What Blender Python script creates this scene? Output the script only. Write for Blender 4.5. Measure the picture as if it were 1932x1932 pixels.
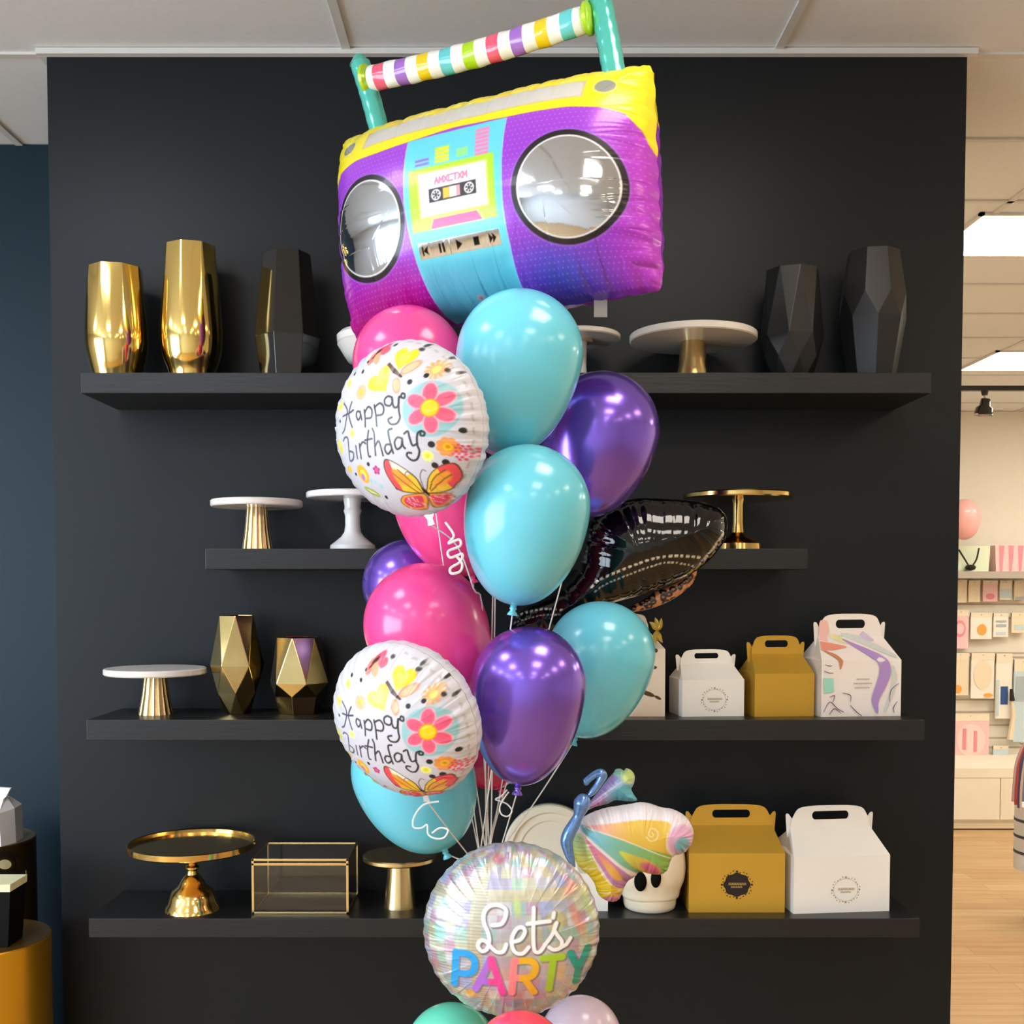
import bpy, bmesh, math, random
import numpy as np
from mathutils import Vector, Matrix
random.seed(7); rng = np.random.default_rng(7)
for o in list(bpy.data.objects): bpy.data.objects.remove(o)
SC = bpy.context.scene
COL = SC.collection
# ------------------------------------------------------------------ camera
FPX = 2118.0; CXP = 951.0; CYP = 1198.0; TH = math.radians(2.5)
CAM = Vector((0, -3.2, 1.95))
cd = bpy.data.cameras.new('camera'); cam = bpy.data.objects.new('camera', cd); COL.objects.link(cam)
cam.location = CAM; cam.rotation_euler = (math.radians(90) - TH, 0, 0)
cd.sensor_width = 36; cd.lens = FPX / 1932 * 36
cd.shift_x = (966 - CXP) / 1932; cd.shift_y = (CYP - 966) / 1932
cd.clip_start = .05; cd.clip_end = 60
SC.camera = cam
SC.view_settings.view_transform = 'Standard'; SC.view_settings.look = 'None'
SC.view_settings.gamma = 1; SC.view_settings.use_curve_mapping = False
SC.view_settings.exposure = -0.45
w = bpy.data.worlds.new('world'); SC.world = w; w.use_nodes = True
w.node_tree.nodes['Background'].inputs[0].default_value = (.75, .85, 1, 1)
w.node_tree.nodes['Background'].inputs[1].default_value = .5
try:
    SC.cycles.use_denoising = True
    SC.cycles.max_bounces = 8; SC.cycles.diffuse_bounces = 4; SC.cycles.glossy_bounces = 5
    SC.cycles.sample_clamp_indirect = 8
except Exception: pass
WIN_POWER = 480; PANEL = 17.0; FAR_PANEL = 26.0

def area(name, loc, rot, sx, sy, power, color):
    l = bpy.data.lights.new(name, 'AREA'); l.shape = 'RECTANGLE'; l.size = sx; l.size_y = sy
    l.energy = power; l.color = color
    o = bpy.data.objects.new(name, l); COL.objects.link(o); o.location = loc; o.rotation_euler = rot
    return o
area('daylight_window', (-4.9, -4.2, 1.9), (0, math.radians(-90), 0), 2.3, 4.6, WIN_POWER, (.72, .86, 1.0))

def at(px, py, Y):
    "point at depth Y seen at a pixel of the 1932 frame"
    d = Vector((1, 0, 0)) * ((px - CXP) / FPX) + Vector((0, math.sin(TH), math.cos(TH))) * ((CYP - py) / FPX) + Vector((0, math.cos(TH), -math.sin(TH)))
    return CAM + d * ((Y - CAM.y) / d.y)
def sc(Y): return FPX / (3.2 + Y)          # pixels per metre at depth Y

# ------------------------------------------------------------------ materials
def lin(c):
    if isinstance(c, str): c = tuple(int(c[i:i + 2], 16) / 255 for i in (0, 2, 4))
    return tuple((x / 12.92 if x <= .04045 else ((x + .055) / 1.055) ** 2.4) for x in c)
MATS = {}
def mat(name, color='808080', rough=.5, metal=0, coat=0, emit=None, es=0, trans=0, ior=1.45, noise=None, bump=0, sheen=0, alpha=1, spec=.5, stretch=(1, 1, 1), nscale=8, crough=.05, sss=0):
    if name in MATS: return MATS[name]
    m = bpy.data.materials.new(name); m.use_nodes = True; nt = m.node_tree
    b = nt.nodes['Principled BSDF']; c = lin(color)
    b.inputs['Base Color'].default_value = (*c, 1); b.inputs['Roughness'].default_value = rough
    b.inputs['Metallic'].default_value = metal; b.inputs['IOR'].default_value = ior
    b.inputs['Coat Weight'].default_value = coat; b.inputs['Coat Roughness'].default_value = crough
    b.inputs['Transmission Weight'].default_value = trans; b.inputs['Alpha'].default_value = alpha
    b.inputs['Specular IOR Level'].default_value = spec
    if sheen: b.inputs['Sheen Weight'].default_value = sheen
    if sss:
        b.inputs['Subsurface Weight'].default_value = sss; b.inputs['Subsurface Scale'].default_value = .02
    if emit: b.inputs['Emission Color'].default_value = (*lin(emit), 1); b.inputs['Emission Strength'].default_value = es
    tc = nt.nodes.new('ShaderNodeTexCoord'); mp = nt.nodes.new('ShaderNodeMapping'); nz = nt.nodes.new('ShaderNodeTexNoise')
    mp.inputs['Scale'].default_value = stretch; nz.inputs['Scale'].default_value = nscale; nz.inputs['Detail'].default_value = 4
    nt.links.new(tc.outputs['Object'], mp.inputs[0]); nt.links.new(mp.outputs[0], nz.inputs['Vector'])
    c2 = lin(noise) if noise else tuple(x * .93 for x in c)
    mx = nt.nodes.new('ShaderNodeMix'); mx.data_type = 'RGBA'
    mx.inputs[6].default_value = (*c, 1); mx.inputs[7].default_value = (*c2, 1)
    nt.links.new(nz.outputs[0], mx.inputs[0]); nt.links.new(mx.outputs[2], b.inputs['Base Color'])
    if bump:
        bp = nt.nodes.new('ShaderNodeBump'); bp.inputs['Strength'].default_value = bump; bp.inputs['Distance'].default_value = .002
        nt.links.new(nz.outputs[0], bp.inputs['Height']); nt.links.new(bp.outputs[0], b.inputs['Normal'])
    MATS[name] = m; return m
def paintmat(name, r0=.32, r1=.06, coat=.3, floor_metal=0.0, bump=.0):
    "printed foil: colour from the print attribute, its alpha says how much bare metal shows"
    if name in MATS: return MATS[name]
    m = bpy.data.materials.new(name); m.use_nodes = True; nt = m.node_tree; b = nt.nodes['Principled BSDF']
    a = nt.nodes.new('ShaderNodeAttribute'); a.attribute_name = 'print'
    nt.links.new(a.outputs['Color'], b.inputs['Base Color'])
    mr = nt.nodes.new('ShaderNodeMapRange'); mr.inputs[3].default_value = r0; mr.inputs[4].default_value = r1
    nt.links.new(a.outputs['Alpha'], mr.inputs[0]); nt.links.new(mr.outputs[0], b.inputs['Roughness'])
    m2 = nt.nodes.new('ShaderNodeMapRange'); m2.inputs[3].default_value = floor_metal; m2.inputs[4].default_value = 1
    nt.links.new(a.outputs['Alpha'], m2.inputs[0]); nt.links.new(m2.outputs[0], b.inputs['Metallic'])
    b.inputs['Coat Weight'].default_value = coat; b.inputs['Coat Roughness'].default_value = .06
    if bump:
        tc = nt.nodes.new('ShaderNodeTexCoord'); nz = nt.nodes.new('ShaderNodeTexNoise'); nz.inputs['Scale'].default_value = 22; nz.inputs['Detail'].default_value = 3
        bp = nt.nodes.new('ShaderNodeBump'); bp.inputs['Strength'].default_value = bump; bp.inputs['Distance'].default_value = .01
        nt.links.new(tc.outputs['Object'], nz.inputs['Vector']); nt.links.new(nz.outputs[0], bp.inputs['Height'])
        nt.links.new(bp.outputs[0], b.inputs['Normal']); nt.links.new(bp.outputs[0], b.inputs['Coat Normal'])
    MATS[name] = m; return m

wall_black = mat('black_wall_paint', '11171b', rough=.42, nscale=2, noise='0f1519', spec=.32)
wall_navy = mat('navy_wall_paint', '0c2632', rough=.45, spec=.3)
shelf_m = mat('black_wood_shelf', '1a1c1e', rough=.36, nscale=14, stretch=(1, 12, 12), noise='151718', bump=.25)
front_wall = mat('pale_grey_shop_wall', 'e2e5e8', rough=.7)
white_wall = mat('cream_shop_wall', 'e2dccd', rough=.7)
ceil_m = mat('ceiling_tile', 'e9ebec', rough=.9, nscale=60, noise='dfe2e3', bump=.2)
tbar_m = mat('ceiling_grid_metal', 'd9d8d4', rough=.5)
gold_m = mat('polished_gold', 'ecc87a', rough=.13, metal=1, nscale=5)
goldglass = mat('mercury_gold', 'f0d283', rough=.10, metal=1, noise='e2be66', nscale=4, bump=.05)
brass_m = mat('brushed_brass', 'ead096', rough=.24, metal=1)
antique = mat('antique_gold', 'd6bf86', rough=.14, metal=1, nscale=9, noise='a98f52', bump=.15)
marble = mat('white_marble', 'eeeae2', rough=.28, nscale=7, noise='d8d2c8', coat=.2)
ceramic = mat('white_ceramic', 'f0efec', rough=.22, coat=.3)
cream_cer = mat('cream_ceramic', 'f0e2c6', rough=.3, coat=.2)
black_gloss = mat('black_gloss_glass', '060708', rough=.05, coat=.6)
black_matte = mat('black_matte_ceramic', '1c1d1d', rough=.36)
paper_white = mat('white_card', 'f4f1ea', rough=.55)
paper_gold = mat('gold_card', 'd2a63c', rough=.38, metal=.4)
paper_edge = mat('pale_card_edge', 'e6d9b4', rough=.6)
ink_dark = mat('dark_print', '1d1712', rough=.5)
ink_gold = mat('gold_print', 'a59468', rough=.5)
glass_m = mat('clear_glass', 'f4f6f6', rough=.02, trans=1, ior=1.45)
string_m = mat('white_ribbon', 'efe9e4', rough=.4)
white_plain = mat('white_laminate', 'f1ead8', rough=.5)
metal_rail = mat('silver_rail', 'b5aca0', rough=.4, metal=.3)

# ------------------------------------------------------------------ mesh helpers
def tag(o, label=None, cat=None, group=None, kind=None):
    if label: o['label'] = label
    if cat: o['category'] = cat
    if group: o['group'] = group
    if kind: o['kind'] = kind
    return o
def thing(name, label, cat, loc, group=None):
    o = bpy.data.objects.new(name, None); COL.objects.link(o); o.location = loc; o.empty_display_size = .02
    return tag(o, label, cat, group)
def wloc(o):
    v = Vector((0, 0, 0))
    while o is not None: v = v + Vector(o.location); o = o.parent
    return v
def mesh(name, V, Fc, m, parent=None, smooth=True, sharp=35, mi=None, origin=None):
    "V in world coordinates; the object sits at its parent's origin"
    me = bpy.data.meshes.new(name)
    base = wloc(parent) if parent else (Vector(origin) if origin is not None else Vector((0, 0, 0)))
    V = np.asarray([tuple(v) for v in V], dtype=float) - np.array(base)
    me.from_pydata([tuple(v) for v in V], [], [tuple(f) for f in Fc])
    ms = m if isinstance(m, (list, tuple)) else [m]
    for x in ms: me.materials.append(x)
    if mi is not None: me.polygons.foreach_set('material_index', mi)
    me.validate(); me.update()
    bm = bmesh.new(); bm.from_mesh(me); bmesh.ops.recalc_face_normals(bm, faces=bm.faces); bm.to_mesh(me); bm.free()
    if smooth:
        me.shade_smooth(); me.set_sharp_from_angle(angle=math.radians(sharp))
    o = bpy.data.objects.new(name, me); COL.objects.link(o)
    if parent: o.parent = parent
    elif origin is not None: o.location = origin
    return o
class MB:
    def __init__(s): s.V = []; s.F = []
    def add(s, V, Fc):
        n = len(s.V); s.V += [tuple(v) for v in V]; s.F += [tuple(i + n for i in f) for f in Fc]; return s
    def box(s, x0, x1, y0, y1, z0, z1):
        V = [(x, y, z) for z in (z0, z1) for y in (y0, y1) for x in (x0, x1)]
        return s.add(V, [(0, 2, 3, 1), (4, 5, 7, 6), (0, 1, 5, 4), (2, 6, 7, 3), (0, 4, 6, 2), (1, 3, 7, 5)])
    def lathe(s, prof, cx, cy, n=48, fac=None, cap=(True, True)):
        V = []; Fc = []
        for i, (r, z) in enumerate(prof):
            for k in range(n):
                a = 2 * math.pi * k / n
                rr = r * (fac(a, i, z) if fac else 1)
                V.append((cx + rr * math.cos(a), cy + rr * math.sin(a), z))
        for i in range(len(prof) - 1):
            for k in range(n):
                k2 = (k + 1) % n
                Fc.append((i * n + k, i * n + k2, (i + 1) * n + k2, (i + 1) * n + k))
        if cap[0]: Fc.append(tuple(range(n))[::-1])
        if cap[1]: Fc.append(tuple((len(prof) - 1) * n + k for k in range(n)))
        return s.add(V, Fc)
    def tube(s, pts, r, n=8, closed=False):
        P = [Vector(p) for p in pts]; N = len(P); rs = r if isinstance(r, (list, tuple)) else [r] * N
        up = Vector((0.13, -1, .31)).normalized(); V = []; Fc = []
        for i in range(N):
            a = P[max(i - 1, 0)]; b = P[min(i + 1, N - 1)]
            if closed: a = P[(i - 1) % N]; b = P[(i + 1) % N]
            t = (b - a)
            t = t.normalized() if t.length > 1e-9 else Vector((0, 0, 1))
            u = (up - t * up.dot(t))
            if u.length < 1e-4: u = t.orthogonal()
            u.normalize(); up = u; v = t.cross(u)
            for k in range(n):
                an = 2 * math.pi * k / n
                V.append(P[i] + (u * math.cos(an) + v * math.sin(an)) * rs[i])
        M = N if closed else N - 1
        for i in range(M):
            j = (i + 1) % N
            for k in range(n):
                k2 = (k + 1) % n
                Fc.append((i * n + k, i * n + k2, j * n + k2, j * n + k))
        if not closed: Fc.append(tuple(range(n))[::-1]); Fc.append(tuple((N - 1) * n + k for k in range(n)))
        return s.add(V, Fc)
    def build(s, name, m, parent=None, smooth=True, sharp=35, origin=None, bevel=0):
        o = mesh(name, s.V, s.F, m, parent, smooth, sharp, origin=origin)
        if bevel:
            b = o.modifiers.new('bevel', 'BEVEL'); b.width = bevel; b.segments = 2; b.limit_method = 'ANGLE'
        return o
def spl(pts, n=10, closed=False):
    "Catmull-Rom through 2D or 3D points"
    P = np.array(pts, float); N = len(P); out = []
    rngN = N if closed else N - 1
    for i in range(rngN):
        if closed: p0, p1, p2, p3 = P[(i - 1) % N], P[i], P[(i + 1) % N], P[(i + 2) % N]
        else: p0, p1, p2, p3 = P[max(i - 1, 0)], P[i], P[i + 1], P[min(i + 2, N - 1)]
        for k in range(n):
            t = k / n
            out.append(.5 * ((2 * p1) + (-p0 + p2) * t + (2 * p0 - 5 * p1 + 4 * p2 - p3) * t * t + (-p0 + 3 * p1 - 3 * p2 + p3) * t ** 3))
    if not closed: out.append(P[-1])
    return np.array(out)
def rotm(roll, yaw, pitch=0):
    r, y, p = [math.radians(a) for a in (roll, yaw, pitch)]
    Ry = np.array([[math.cos(r), 0, -math.sin(r)], [0, 1, 0], [math.sin(r), 0, math.cos(r)]])
    Rz = np.array([[math.cos(y), -math.sin(y), 0], [math.sin(y), math.cos(y), 0], [0, 0, 1]])
    Rx = np.array([[1, 0, 0], [0, math.cos(p), -math.sin(p)], [0, math.sin(p), math.cos(p)]])
    return Ry @ Rx @ Rz
def plate2d(outer, holes, thick):
    "closed sheet with holes in the local x-z plane, returned as verts and faces"
    cu = bpy.data.curves.new('t', 'CURVE'); cu.dimensions = '2D'; cu.fill_mode = 'BOTH'; cu.extrude = thick / 2
    for L in [outer] + holes:
        sp = cu.splines.new('POLY'); sp.points.add(len(L) - 1)
        for i, q in enumerate(L): sp.points[i].co = (q[0], q[1], 0, 1)
        sp.use_cyclic_u = True
    ob = bpy.data.objects.new('t', cu); COL.objects.link(ob)
    dg = bpy.context.evaluated_depsgraph_get(); me = bpy.data.meshes.new_from_object(ob.evaluated_get(dg))
    V = [(v.co.x, v.co.z, v.co.y) for v in me.vertices]; Fc = [tuple(p.vertices) for p in me.polygons]
    bpy.data.objects.remove(ob); bpy.data.curves.remove(cu); bpy.data.meshes.remove(me)
    return V, Fc

# ------------------------------------------------------------------ printing engine (colours laid into the foil's own coordinates)
def sdpoly(X, Y, P, closed=True):
    P = np.asarray(P, float); n = len(P)
    best = np.full(X.shape, 1e9); nx = np.zeros(X.shape); ny = np.zeros(X.shape); S = np.zeros(X.shape)
    ins = np.zeros(X.shape, bool); acc = 0.0
    for i in range(n if closed else n - 1):
        a = P[i]; b = P[(i + 1) % n]; e = b - a; L2 = e @ e + 1e-18
        t = np.clip(((X - a[0]) * e[0] + (Y - a[1]) * e[1]) / L2, 0, 1)
        qx = a[0] + t * e[0]; qy = a[1] + t * e[1]; d = (X - qx) ** 2 + (Y - qy) ** 2
        m = d < best
        best = np.where(m, d, best); nx = np.where(m, qx, nx); ny = np.where(m, qy, ny); S = np.where(m, acc + t * math.sqrt(L2), S)
        acc += math.sqrt(L2)
        if closed:
            c = ((a[1] > Y) != (b[1] > Y)) & (X < (b[0] - a[0]) * (Y - a[1]) / (b[1] - a[1] + 1e-18) + a[0])
            ins ^= c
    return np.sqrt(best), ins, nx, ny, S, acc
class Canvas:
    def __init__(s, X, Y, base, metal=0.0, aa=.006):
        s.X, s.Y, s.aa = X, Y, aa
        s.C = np.zeros(X.shape + (3,)); s.C[:] = s.col(base); s.M = np.full(X.shape, metal)
    @staticmethod
    def col(c): return np.array([int(c[i:i + 2], 16) / 255 for i in (0, 2, 4)]) if isinstance(c, str) else np.array(c)
    def put(s, sl, a, c, metal=None, alpha=1):
        a = np.clip(a, 0, 1) * alpha
        cc = c(s.X[sl], s.Y[sl]) if callable(c) else s.col(c)
        s.C[sl] = s.C[sl] * (1 - a[..., None]) + cc * a[..., None]
        if metal is not None: s.M[sl] = s.M[sl] * (1 - a) + metal * a
    def win(s, x0, x1, y0, y1):
        p = s.aa * 2
        return (s.X > x0 - p) & (s.X < x1 + p) & (s.Y > y0 - p) & (s.Y < y1 + p)
    def disc(s, cx, cy, rx, ry, c, rot=0, metal=None, alpha=1, soft=None):
        R = max(rx, ry); sl = s.win(cx - R, cx + R, cy - R, cy + R)
        x = s.X[sl] - cx; y = s.Y[sl] - cy; r = math.radians(rot)
        u = (x * math.cos(r) + y * math.sin(r)) / rx; v = (-x * math.sin(r) + y * math.cos(r)) / ry
        d = (np.hypot(u, v) - 1) * min(rx, ry); s.put(sl, .5 - d / (soft or s.aa), c, metal, alpha)
    def poly(s, P, c, metal=None, alpha=1, soft=None):
        P = np.asarray(P, float); sl = s.win(P[:, 0].min(), P[:, 0].max(), P[:, 1].min(), P[:, 1].max())
        if not sl.any(): return
        d, ins = sdpoly(s.X[sl], s.Y[sl], P)[:2]; d = np.where(ins, -d, d); s.put(sl, .5 - d / (soft or s.aa), c, metal, alpha)
    def stroke(s, P, w, c, metal=None, alpha=1, smooth=True, dash=None):
        P = spl(P, 8) if (smooth and len(P) > 2) else np.asarray(P, float)
        sl = s.win(P[:, 0].min() - w, P[:, 0].max() + w, P[:, 1].min() - w, P[:, 1].max() + w)
        if not sl.any(): return
        r = sdpoly(s.X[sl], s.Y[sl], P, closed=False); a = .5 - (r[0] - w) / s.aa
        if dash: a = np.clip(a, 0, 1) * ((np.sin(r[4] / dash * 6.283) + .35 * np.sin(r[4] / dash * 17)) > -.25)
        s.put(sl, a, c, metal, alpha)
    def data(s):
        c = np.clip(s.C, 0, 1); c = np.where(c <= .04045, c / 12.92, ((c + .055) / 1.055) ** 2.4)
        return np.concatenate([c, s.M[..., None]], -1)

def foil(name, parent, outline, hfun, paint, m, M, C, n=240, crease=(.0, .02, 30), both=True, base=0.0, backpaint=None):
    """inflated foil: front and back sheet over a closed outline in the local x-z plane.
    hfun(x, z, d) gives the half thickness, paint(canvas-maker) the print."""
    O = np.asarray(outline, float); x0, z0 = O.min(0); x1, z1 = O.max(0)
    st = max(x1 - x0, z1 - z0) / n
    xs = np.arange(x0 - st, x1 + 2 * st, st); zs = np.arange(z0 - st, z1 + 2 * st, st)
    X, Z = np.meshgrid(xs, zs)
    d, ins, nx, nz, S, LEN = sdpoly(X, Z, O)
    cell = ins[:-1, :-1] | ins[1:, :-1] | ins[:-1, 1:] | ins[1:, 1:]
    used = np.zeros(X.shape, bool)
    used[:-1, :-1] |= cell; used[1:, :-1] |= cell; used[:-1, 1:] |= cell; used[1:, 1:] |= cell
    out = used & ~ins
    X = np.where(out, nx, X); Z = np.where(out, nz, Z); d = np.where(ins, d, 0)
    h = hfun(X, Z, d)
    if crease[0]:
        k = np.round(LEN / crease[2] * 1000) / 1000
        ph = S * 2 * math.pi / crease[2]
        wv = .5 + .5 * np.sin(ph + 1.7 * np.sin(ph * .37)); wv = wv ** 3 + .45 * (.5 + .5 * np.sin(ph * 2.3 + 1)) ** 4
        h = h * (1 - np.clip(crease[0] * wv * np.exp(-d / crease[1]) / np.maximum(h, 1e-4), 0, .45))
    h = np.maximum(h, 0) + .0003
    idx = -np.ones(X.shape, int); idx[used] = np.arange(used.sum()); nv = int(used.sum())
    R = np.array(M)
    def sheet(sign):
        P = np.stack([X[used], sign * h[used], Z[used]], -1) @ R.T + np.array(C)
        return P
    ii = np.argwhere(cell)
    a = idx[ii[:, 0], ii[:, 1]]; b = idx[ii[:, 0], ii[:, 1] + 1]; c = idx[ii[:, 0] + 1, ii[:, 1] + 1]; e = idx[ii[:, 0] + 1, ii[:, 1]]
    F1 = np.stack([a, b, c, e], -1); F2 = np.stack([a, e, c, b], -1) + nv
    V = np.concatenate([sheet(-1), sheet(1)]) - np.array(wloc(parent)); Fc = np.concatenate([F1, F2])
    me = bpy.data.meshes.new(name)
    me.vertices.add(len(V)); me.vertices.foreach_set('co', V.astype(np.float32).ravel())
    me.loops.add(Fc.size); me.loops.foreach_set('vertex_index', Fc.astype(np.int32).ravel())
    me.polygons.add(len(Fc)); me.polygons.foreach_set('loop_start', (np.arange(len(Fc)) * 4).astype(np.int32))
    me.polygons.foreach_set('loop_total', np.full(len(Fc), 4, np.int32))
    me.update(calc_edges=True); me.materials.append(m)
    me.shade_smooth()
    cf = paint(X[used], Z[used]).data()
    cb = (backpaint or paint)(X[used] * (1 if backpaint else -1), Z[used]).data()
    at_ = me.color_attributes.new('print', 'FLOAT_COLOR', 'POINT')
    at_.data.foreach_set('color', np.concatenate([cf, cb]).astype(np.float32).ravel())
    o = bpy.data.objects.new(name, me); COL.objects.link(o); o.parent = parent
    return o

# ------------------------------------------------------------------ the room
CEIL = at(951, 98, 0).z
XL = at(88, 98, 0).x; XR = at(1825, 98, 0).x
ND = .66                                              # how far the navy wall lies behind the black one
BACK = 6.45; RX0, RX1, RY0 = -5.0, 7.0, -8.0
def struct(name, mb, m, sm=False, bevel=0):
    return tag(mb.build(name, m, smooth=sm, bevel=bevel), kind='structure')
struct('wall_centre', MB().box(XL, XR, 0, ND, 0, CEIL), wall_black)
struct('wall_left_recess', MB().box(RX0, XL + .02, ND, ND + .12, 0, CEIL), wall_navy)
struct('wall_passage', MB().box(XR - .1, XR, ND + .001, BACK, 0, CEIL), white_wall)
struct('wall_back', MB().box(XR - .1, RX1, BACK, BACK + .1, 0, CEIL), white_wall)
struct('wall_right', MB().box(RX1, RX1 + .1, RY0, BACK + .1, 0, CEIL), white_wall)
wl = MB(); wl.box(RX0 - .1, RX0, RY0, -6.6, 0, CEIL).box(RX0 - .1, RX0, -1.8, ND + .1, 0, CEIL).box(RX0 - .1, RX0, -6.6, -1.8, 0, .7).box(RX0 - .1, RX0, -6.6, -1.8, 3.1, CEIL)
struct('wall_left', wl, front_wall)
wf = MB()
for i in range(5): wf.box(RX0 - .08, RX0 - .02, -6.6 + i * 1.19, -6.54 + i * 1.19, .7, 3.1)
wf.box(RX0 - .08, RX0 - .02, -6.6, -1.8, 1.9, 1.95)
struct('window_1', wf, tbar_m)
struct('wall_front', MB().box(RX0, RX1, RY0 - .1, RY0, 0, CEIL), front_wall)
struct('ceiling', MB().box(RX0 - .1, RX1 + .1, RY0 - .1, BACK + .1, CEIL + .004, CEIL + .1), ceil_m)
# ceiling grid bars
tb = MB(); gx0 = at(655, 90, 0).x
for k in range(-4, 7):
    x = gx0 + 1.2 * k
    tb.box(x - .012, x + .012, RY0, BACK, CEIL - .003, CEIL + .004)
yy = .02
k = -13
while yy + .6 * k < BACK:
    y = yy + .6 * k; k += 1
    if y <= RY0: continue
    if -.5 < y - .02 < .5 and False: continue
    if y < 0 and y > -.7: continue
    if abs(y - .02) < .01:
        tb.box(RX0, XL, y - .012, y + .012, CEIL - .003, CEIL + .0038); tb.box(XR, RX1, y - .012, y + .012, CEIL - .003, CEIL + .0038)
    elif y > 0: tb.box(XR, RX1, y - .012, y + .012, CEIL - .003, CEIL + .0038)
struct('trim_1', tb, tbar_m)
struct('trim_2', MB().box(XL - .022, XR + .022, -.022, -.0005, CEIL - .014, CEIL + .002).box(XL - .022, XL - .0005, .0, ND, CEIL - .014, CEIL + .002).box(XR + .0005, XR + .022, .0, ND, CEIL - .014, CEIL + .002), tbar_m)
# floor with planks running across the view
fm = bpy.data.materials.new('oak_plank_floor'); fm.use_nodes = True; nt = fm.node_tree; b = nt.nodes['Principled BSDF']
tc = nt.nodes.new('ShaderNodeTexCoord'); br = nt.nodes.new('ShaderNodeTexBrick'); br.inputs['Scale'].default_value = 1
br.inputs['Brick Width'].default_value = 1.25; br.inputs['Row Height'].default_value = .14; br.inputs['Mortar Size'].default_value = .0015
br.inputs['Color1'].default_value = (*lin('cfae80'), 1); br.inputs['Color2'].default_value = (*lin('c0996a'), 1); br.inputs['Mortar'].default_value = (*lin('94764e'), 1)
mp = nt.nodes.new('ShaderNodeMapping'); mp.inputs['Scale'].default_value = (1.2, 14, 1); nz = nt.nodes.new('ShaderNodeTexNoise'); nz.inputs['Scale'].default_value = 1.6; nz.inputs['Detail'].default_value = 5
nt.links.new(tc.outputs['Object'], br.inputs['Vector']); nt.links.new(tc.outputs['Object'], mp.inputs[0]); nt.links.new(mp.outputs[0], nz.inputs['Vector'])
mx = nt.nodes.new('ShaderNodeMix'); mx.data_type = 'RGBA'; mx.blend_type = 'MULTIPLY'; mx.inputs[0].default_value = .5
cr = nt.nodes.new('ShaderNodeValToRGB'); cr.color_ramp.elements[0].position = .3; cr.color_ramp.elements[0].color = (.55, .5, .45, 1); cr.color_ramp.elements[1].position = .7; cr.color_ramp.elements[1].color = (1, 1, 1, 1)
nt.links.new(nz.outputs[0], cr.inputs[0]); nt.links.new(br.outputs[0], mx.inputs[6]); nt.links.new(cr.outputs[0], mx.inputs[7]); nt.links.new(mx.outputs[2], b.inputs['Base Color'])
b.inputs['Roughness'].default_value = .4
struct('floor', MB().box(RX0 - .1, RX1 + .1, RY0 - .1, BACK + .1, -.1, 0), fm)

# ceiling light panels
lamp_frame = mat('lamp_frame', 'dddbd6', rough=.5)
def panel(x0, x1, y0, y1, label, st, color, group=None):
    t = thing('ceiling_light', label, 'ceiling light', ((x0 + x1) / 2, (y0 + y1) / 2, CEIL), group)
    f = MB()
    for a in ((x0, x1, y0, y0 + .02), (x0, x1, y1 - .02, y1), (x0, x0 + .02, y0, y1), (x1 - .02, x1, y0, y1)): f.box(a[0], a[1], a[2], a[3], CEIL - .008, CEIL + .002)
    f.build('frame', lamp_frame, t, smooth=False)
    e = mat('lamp_diffuser_%s_%g' % (color, st), 'ffffff', emit=color, es=st)
    MB().box(x0 + .02, x1 - .02, y0 + .02, y1 - .02, CEIL - .006, CEIL + .001).build('diffuser', e, t, smooth=False)
panel(1.90, 3.1, 1.35, 1.93, 'recessed white light panel, the nearer of the two above the bright shop on the right', FAR_PANEL, 'fff5e6')
panel(3.12, 4.32, 3.98, 4.62, 'recessed white light panel, the farther one above the bright shop on the right', FAR_PANEL, 'fff5e6')
for i in range(4):
    for j in range(4):
        x = (-3.9, -1.75, .35, 2.45)[i]; y = (-1.7, -3.1, -4.9, -6.7)[j]
        wn = ('e6eeff', 'f0f4ff', 'fff5e8', 'ffe6c6')[i]
        panel(x, x + .6, y, y + .6, 'white ceiling light panel behind the viewer, %s column from the window, %s to the shelves' % (('first', 'second', 'third', 'fourth')[i], ('closest', 'second', 'third', 'fourth')[j]), PANEL, wn, 'light panels over the front of the shop')
for j in range(3):  # extra panels outside the view, added only to brighten the far shop
    panel(4.9, 6.1, 1.2 + j * 1.7, 1.8 + j * 1.7, 'added unseen fill light panel over the far shop, %s from the packets' % (('third', 'second', 'first')[j]), FAR_PANEL, 'fff5e6', 'added fill panels over the back of the shop')

# ------------------------------------------------------------------ shelves
SH = {}
def shelf(i, xl, xr, yt, yb, label):
    a = at(xl, yt, -.275); c = at(xr, yb, -.275); SH[i] = a.z
    x0, x1 = (a.x, c.x)
    o = MB().box(x0, x1, -.275, -.0005, c.z, a.z).build('floating_shelf', shelf_m, smooth=False, bevel=.0015, origin=((x0 + x1) / 2, -.14, a.z))
    tag(o, label, 'shelf', 'black floating shelves')
shelf(1, 152, 1757, 703, 742, 'long black floating shelf, topmost, holding gold and black vases')
shelf(2, 387, 1524, 1035, 1074, 'short black floating shelf, the second from the top')
shelf(3, 163, 1744, 1358, 1397, 'long black floating shelf, third from the top, with gold vases and gable boxes')
shelf(4, 167, 1735, 1733, 1769, 'long black floating shelf, lowest, with the glass box on it')

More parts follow.
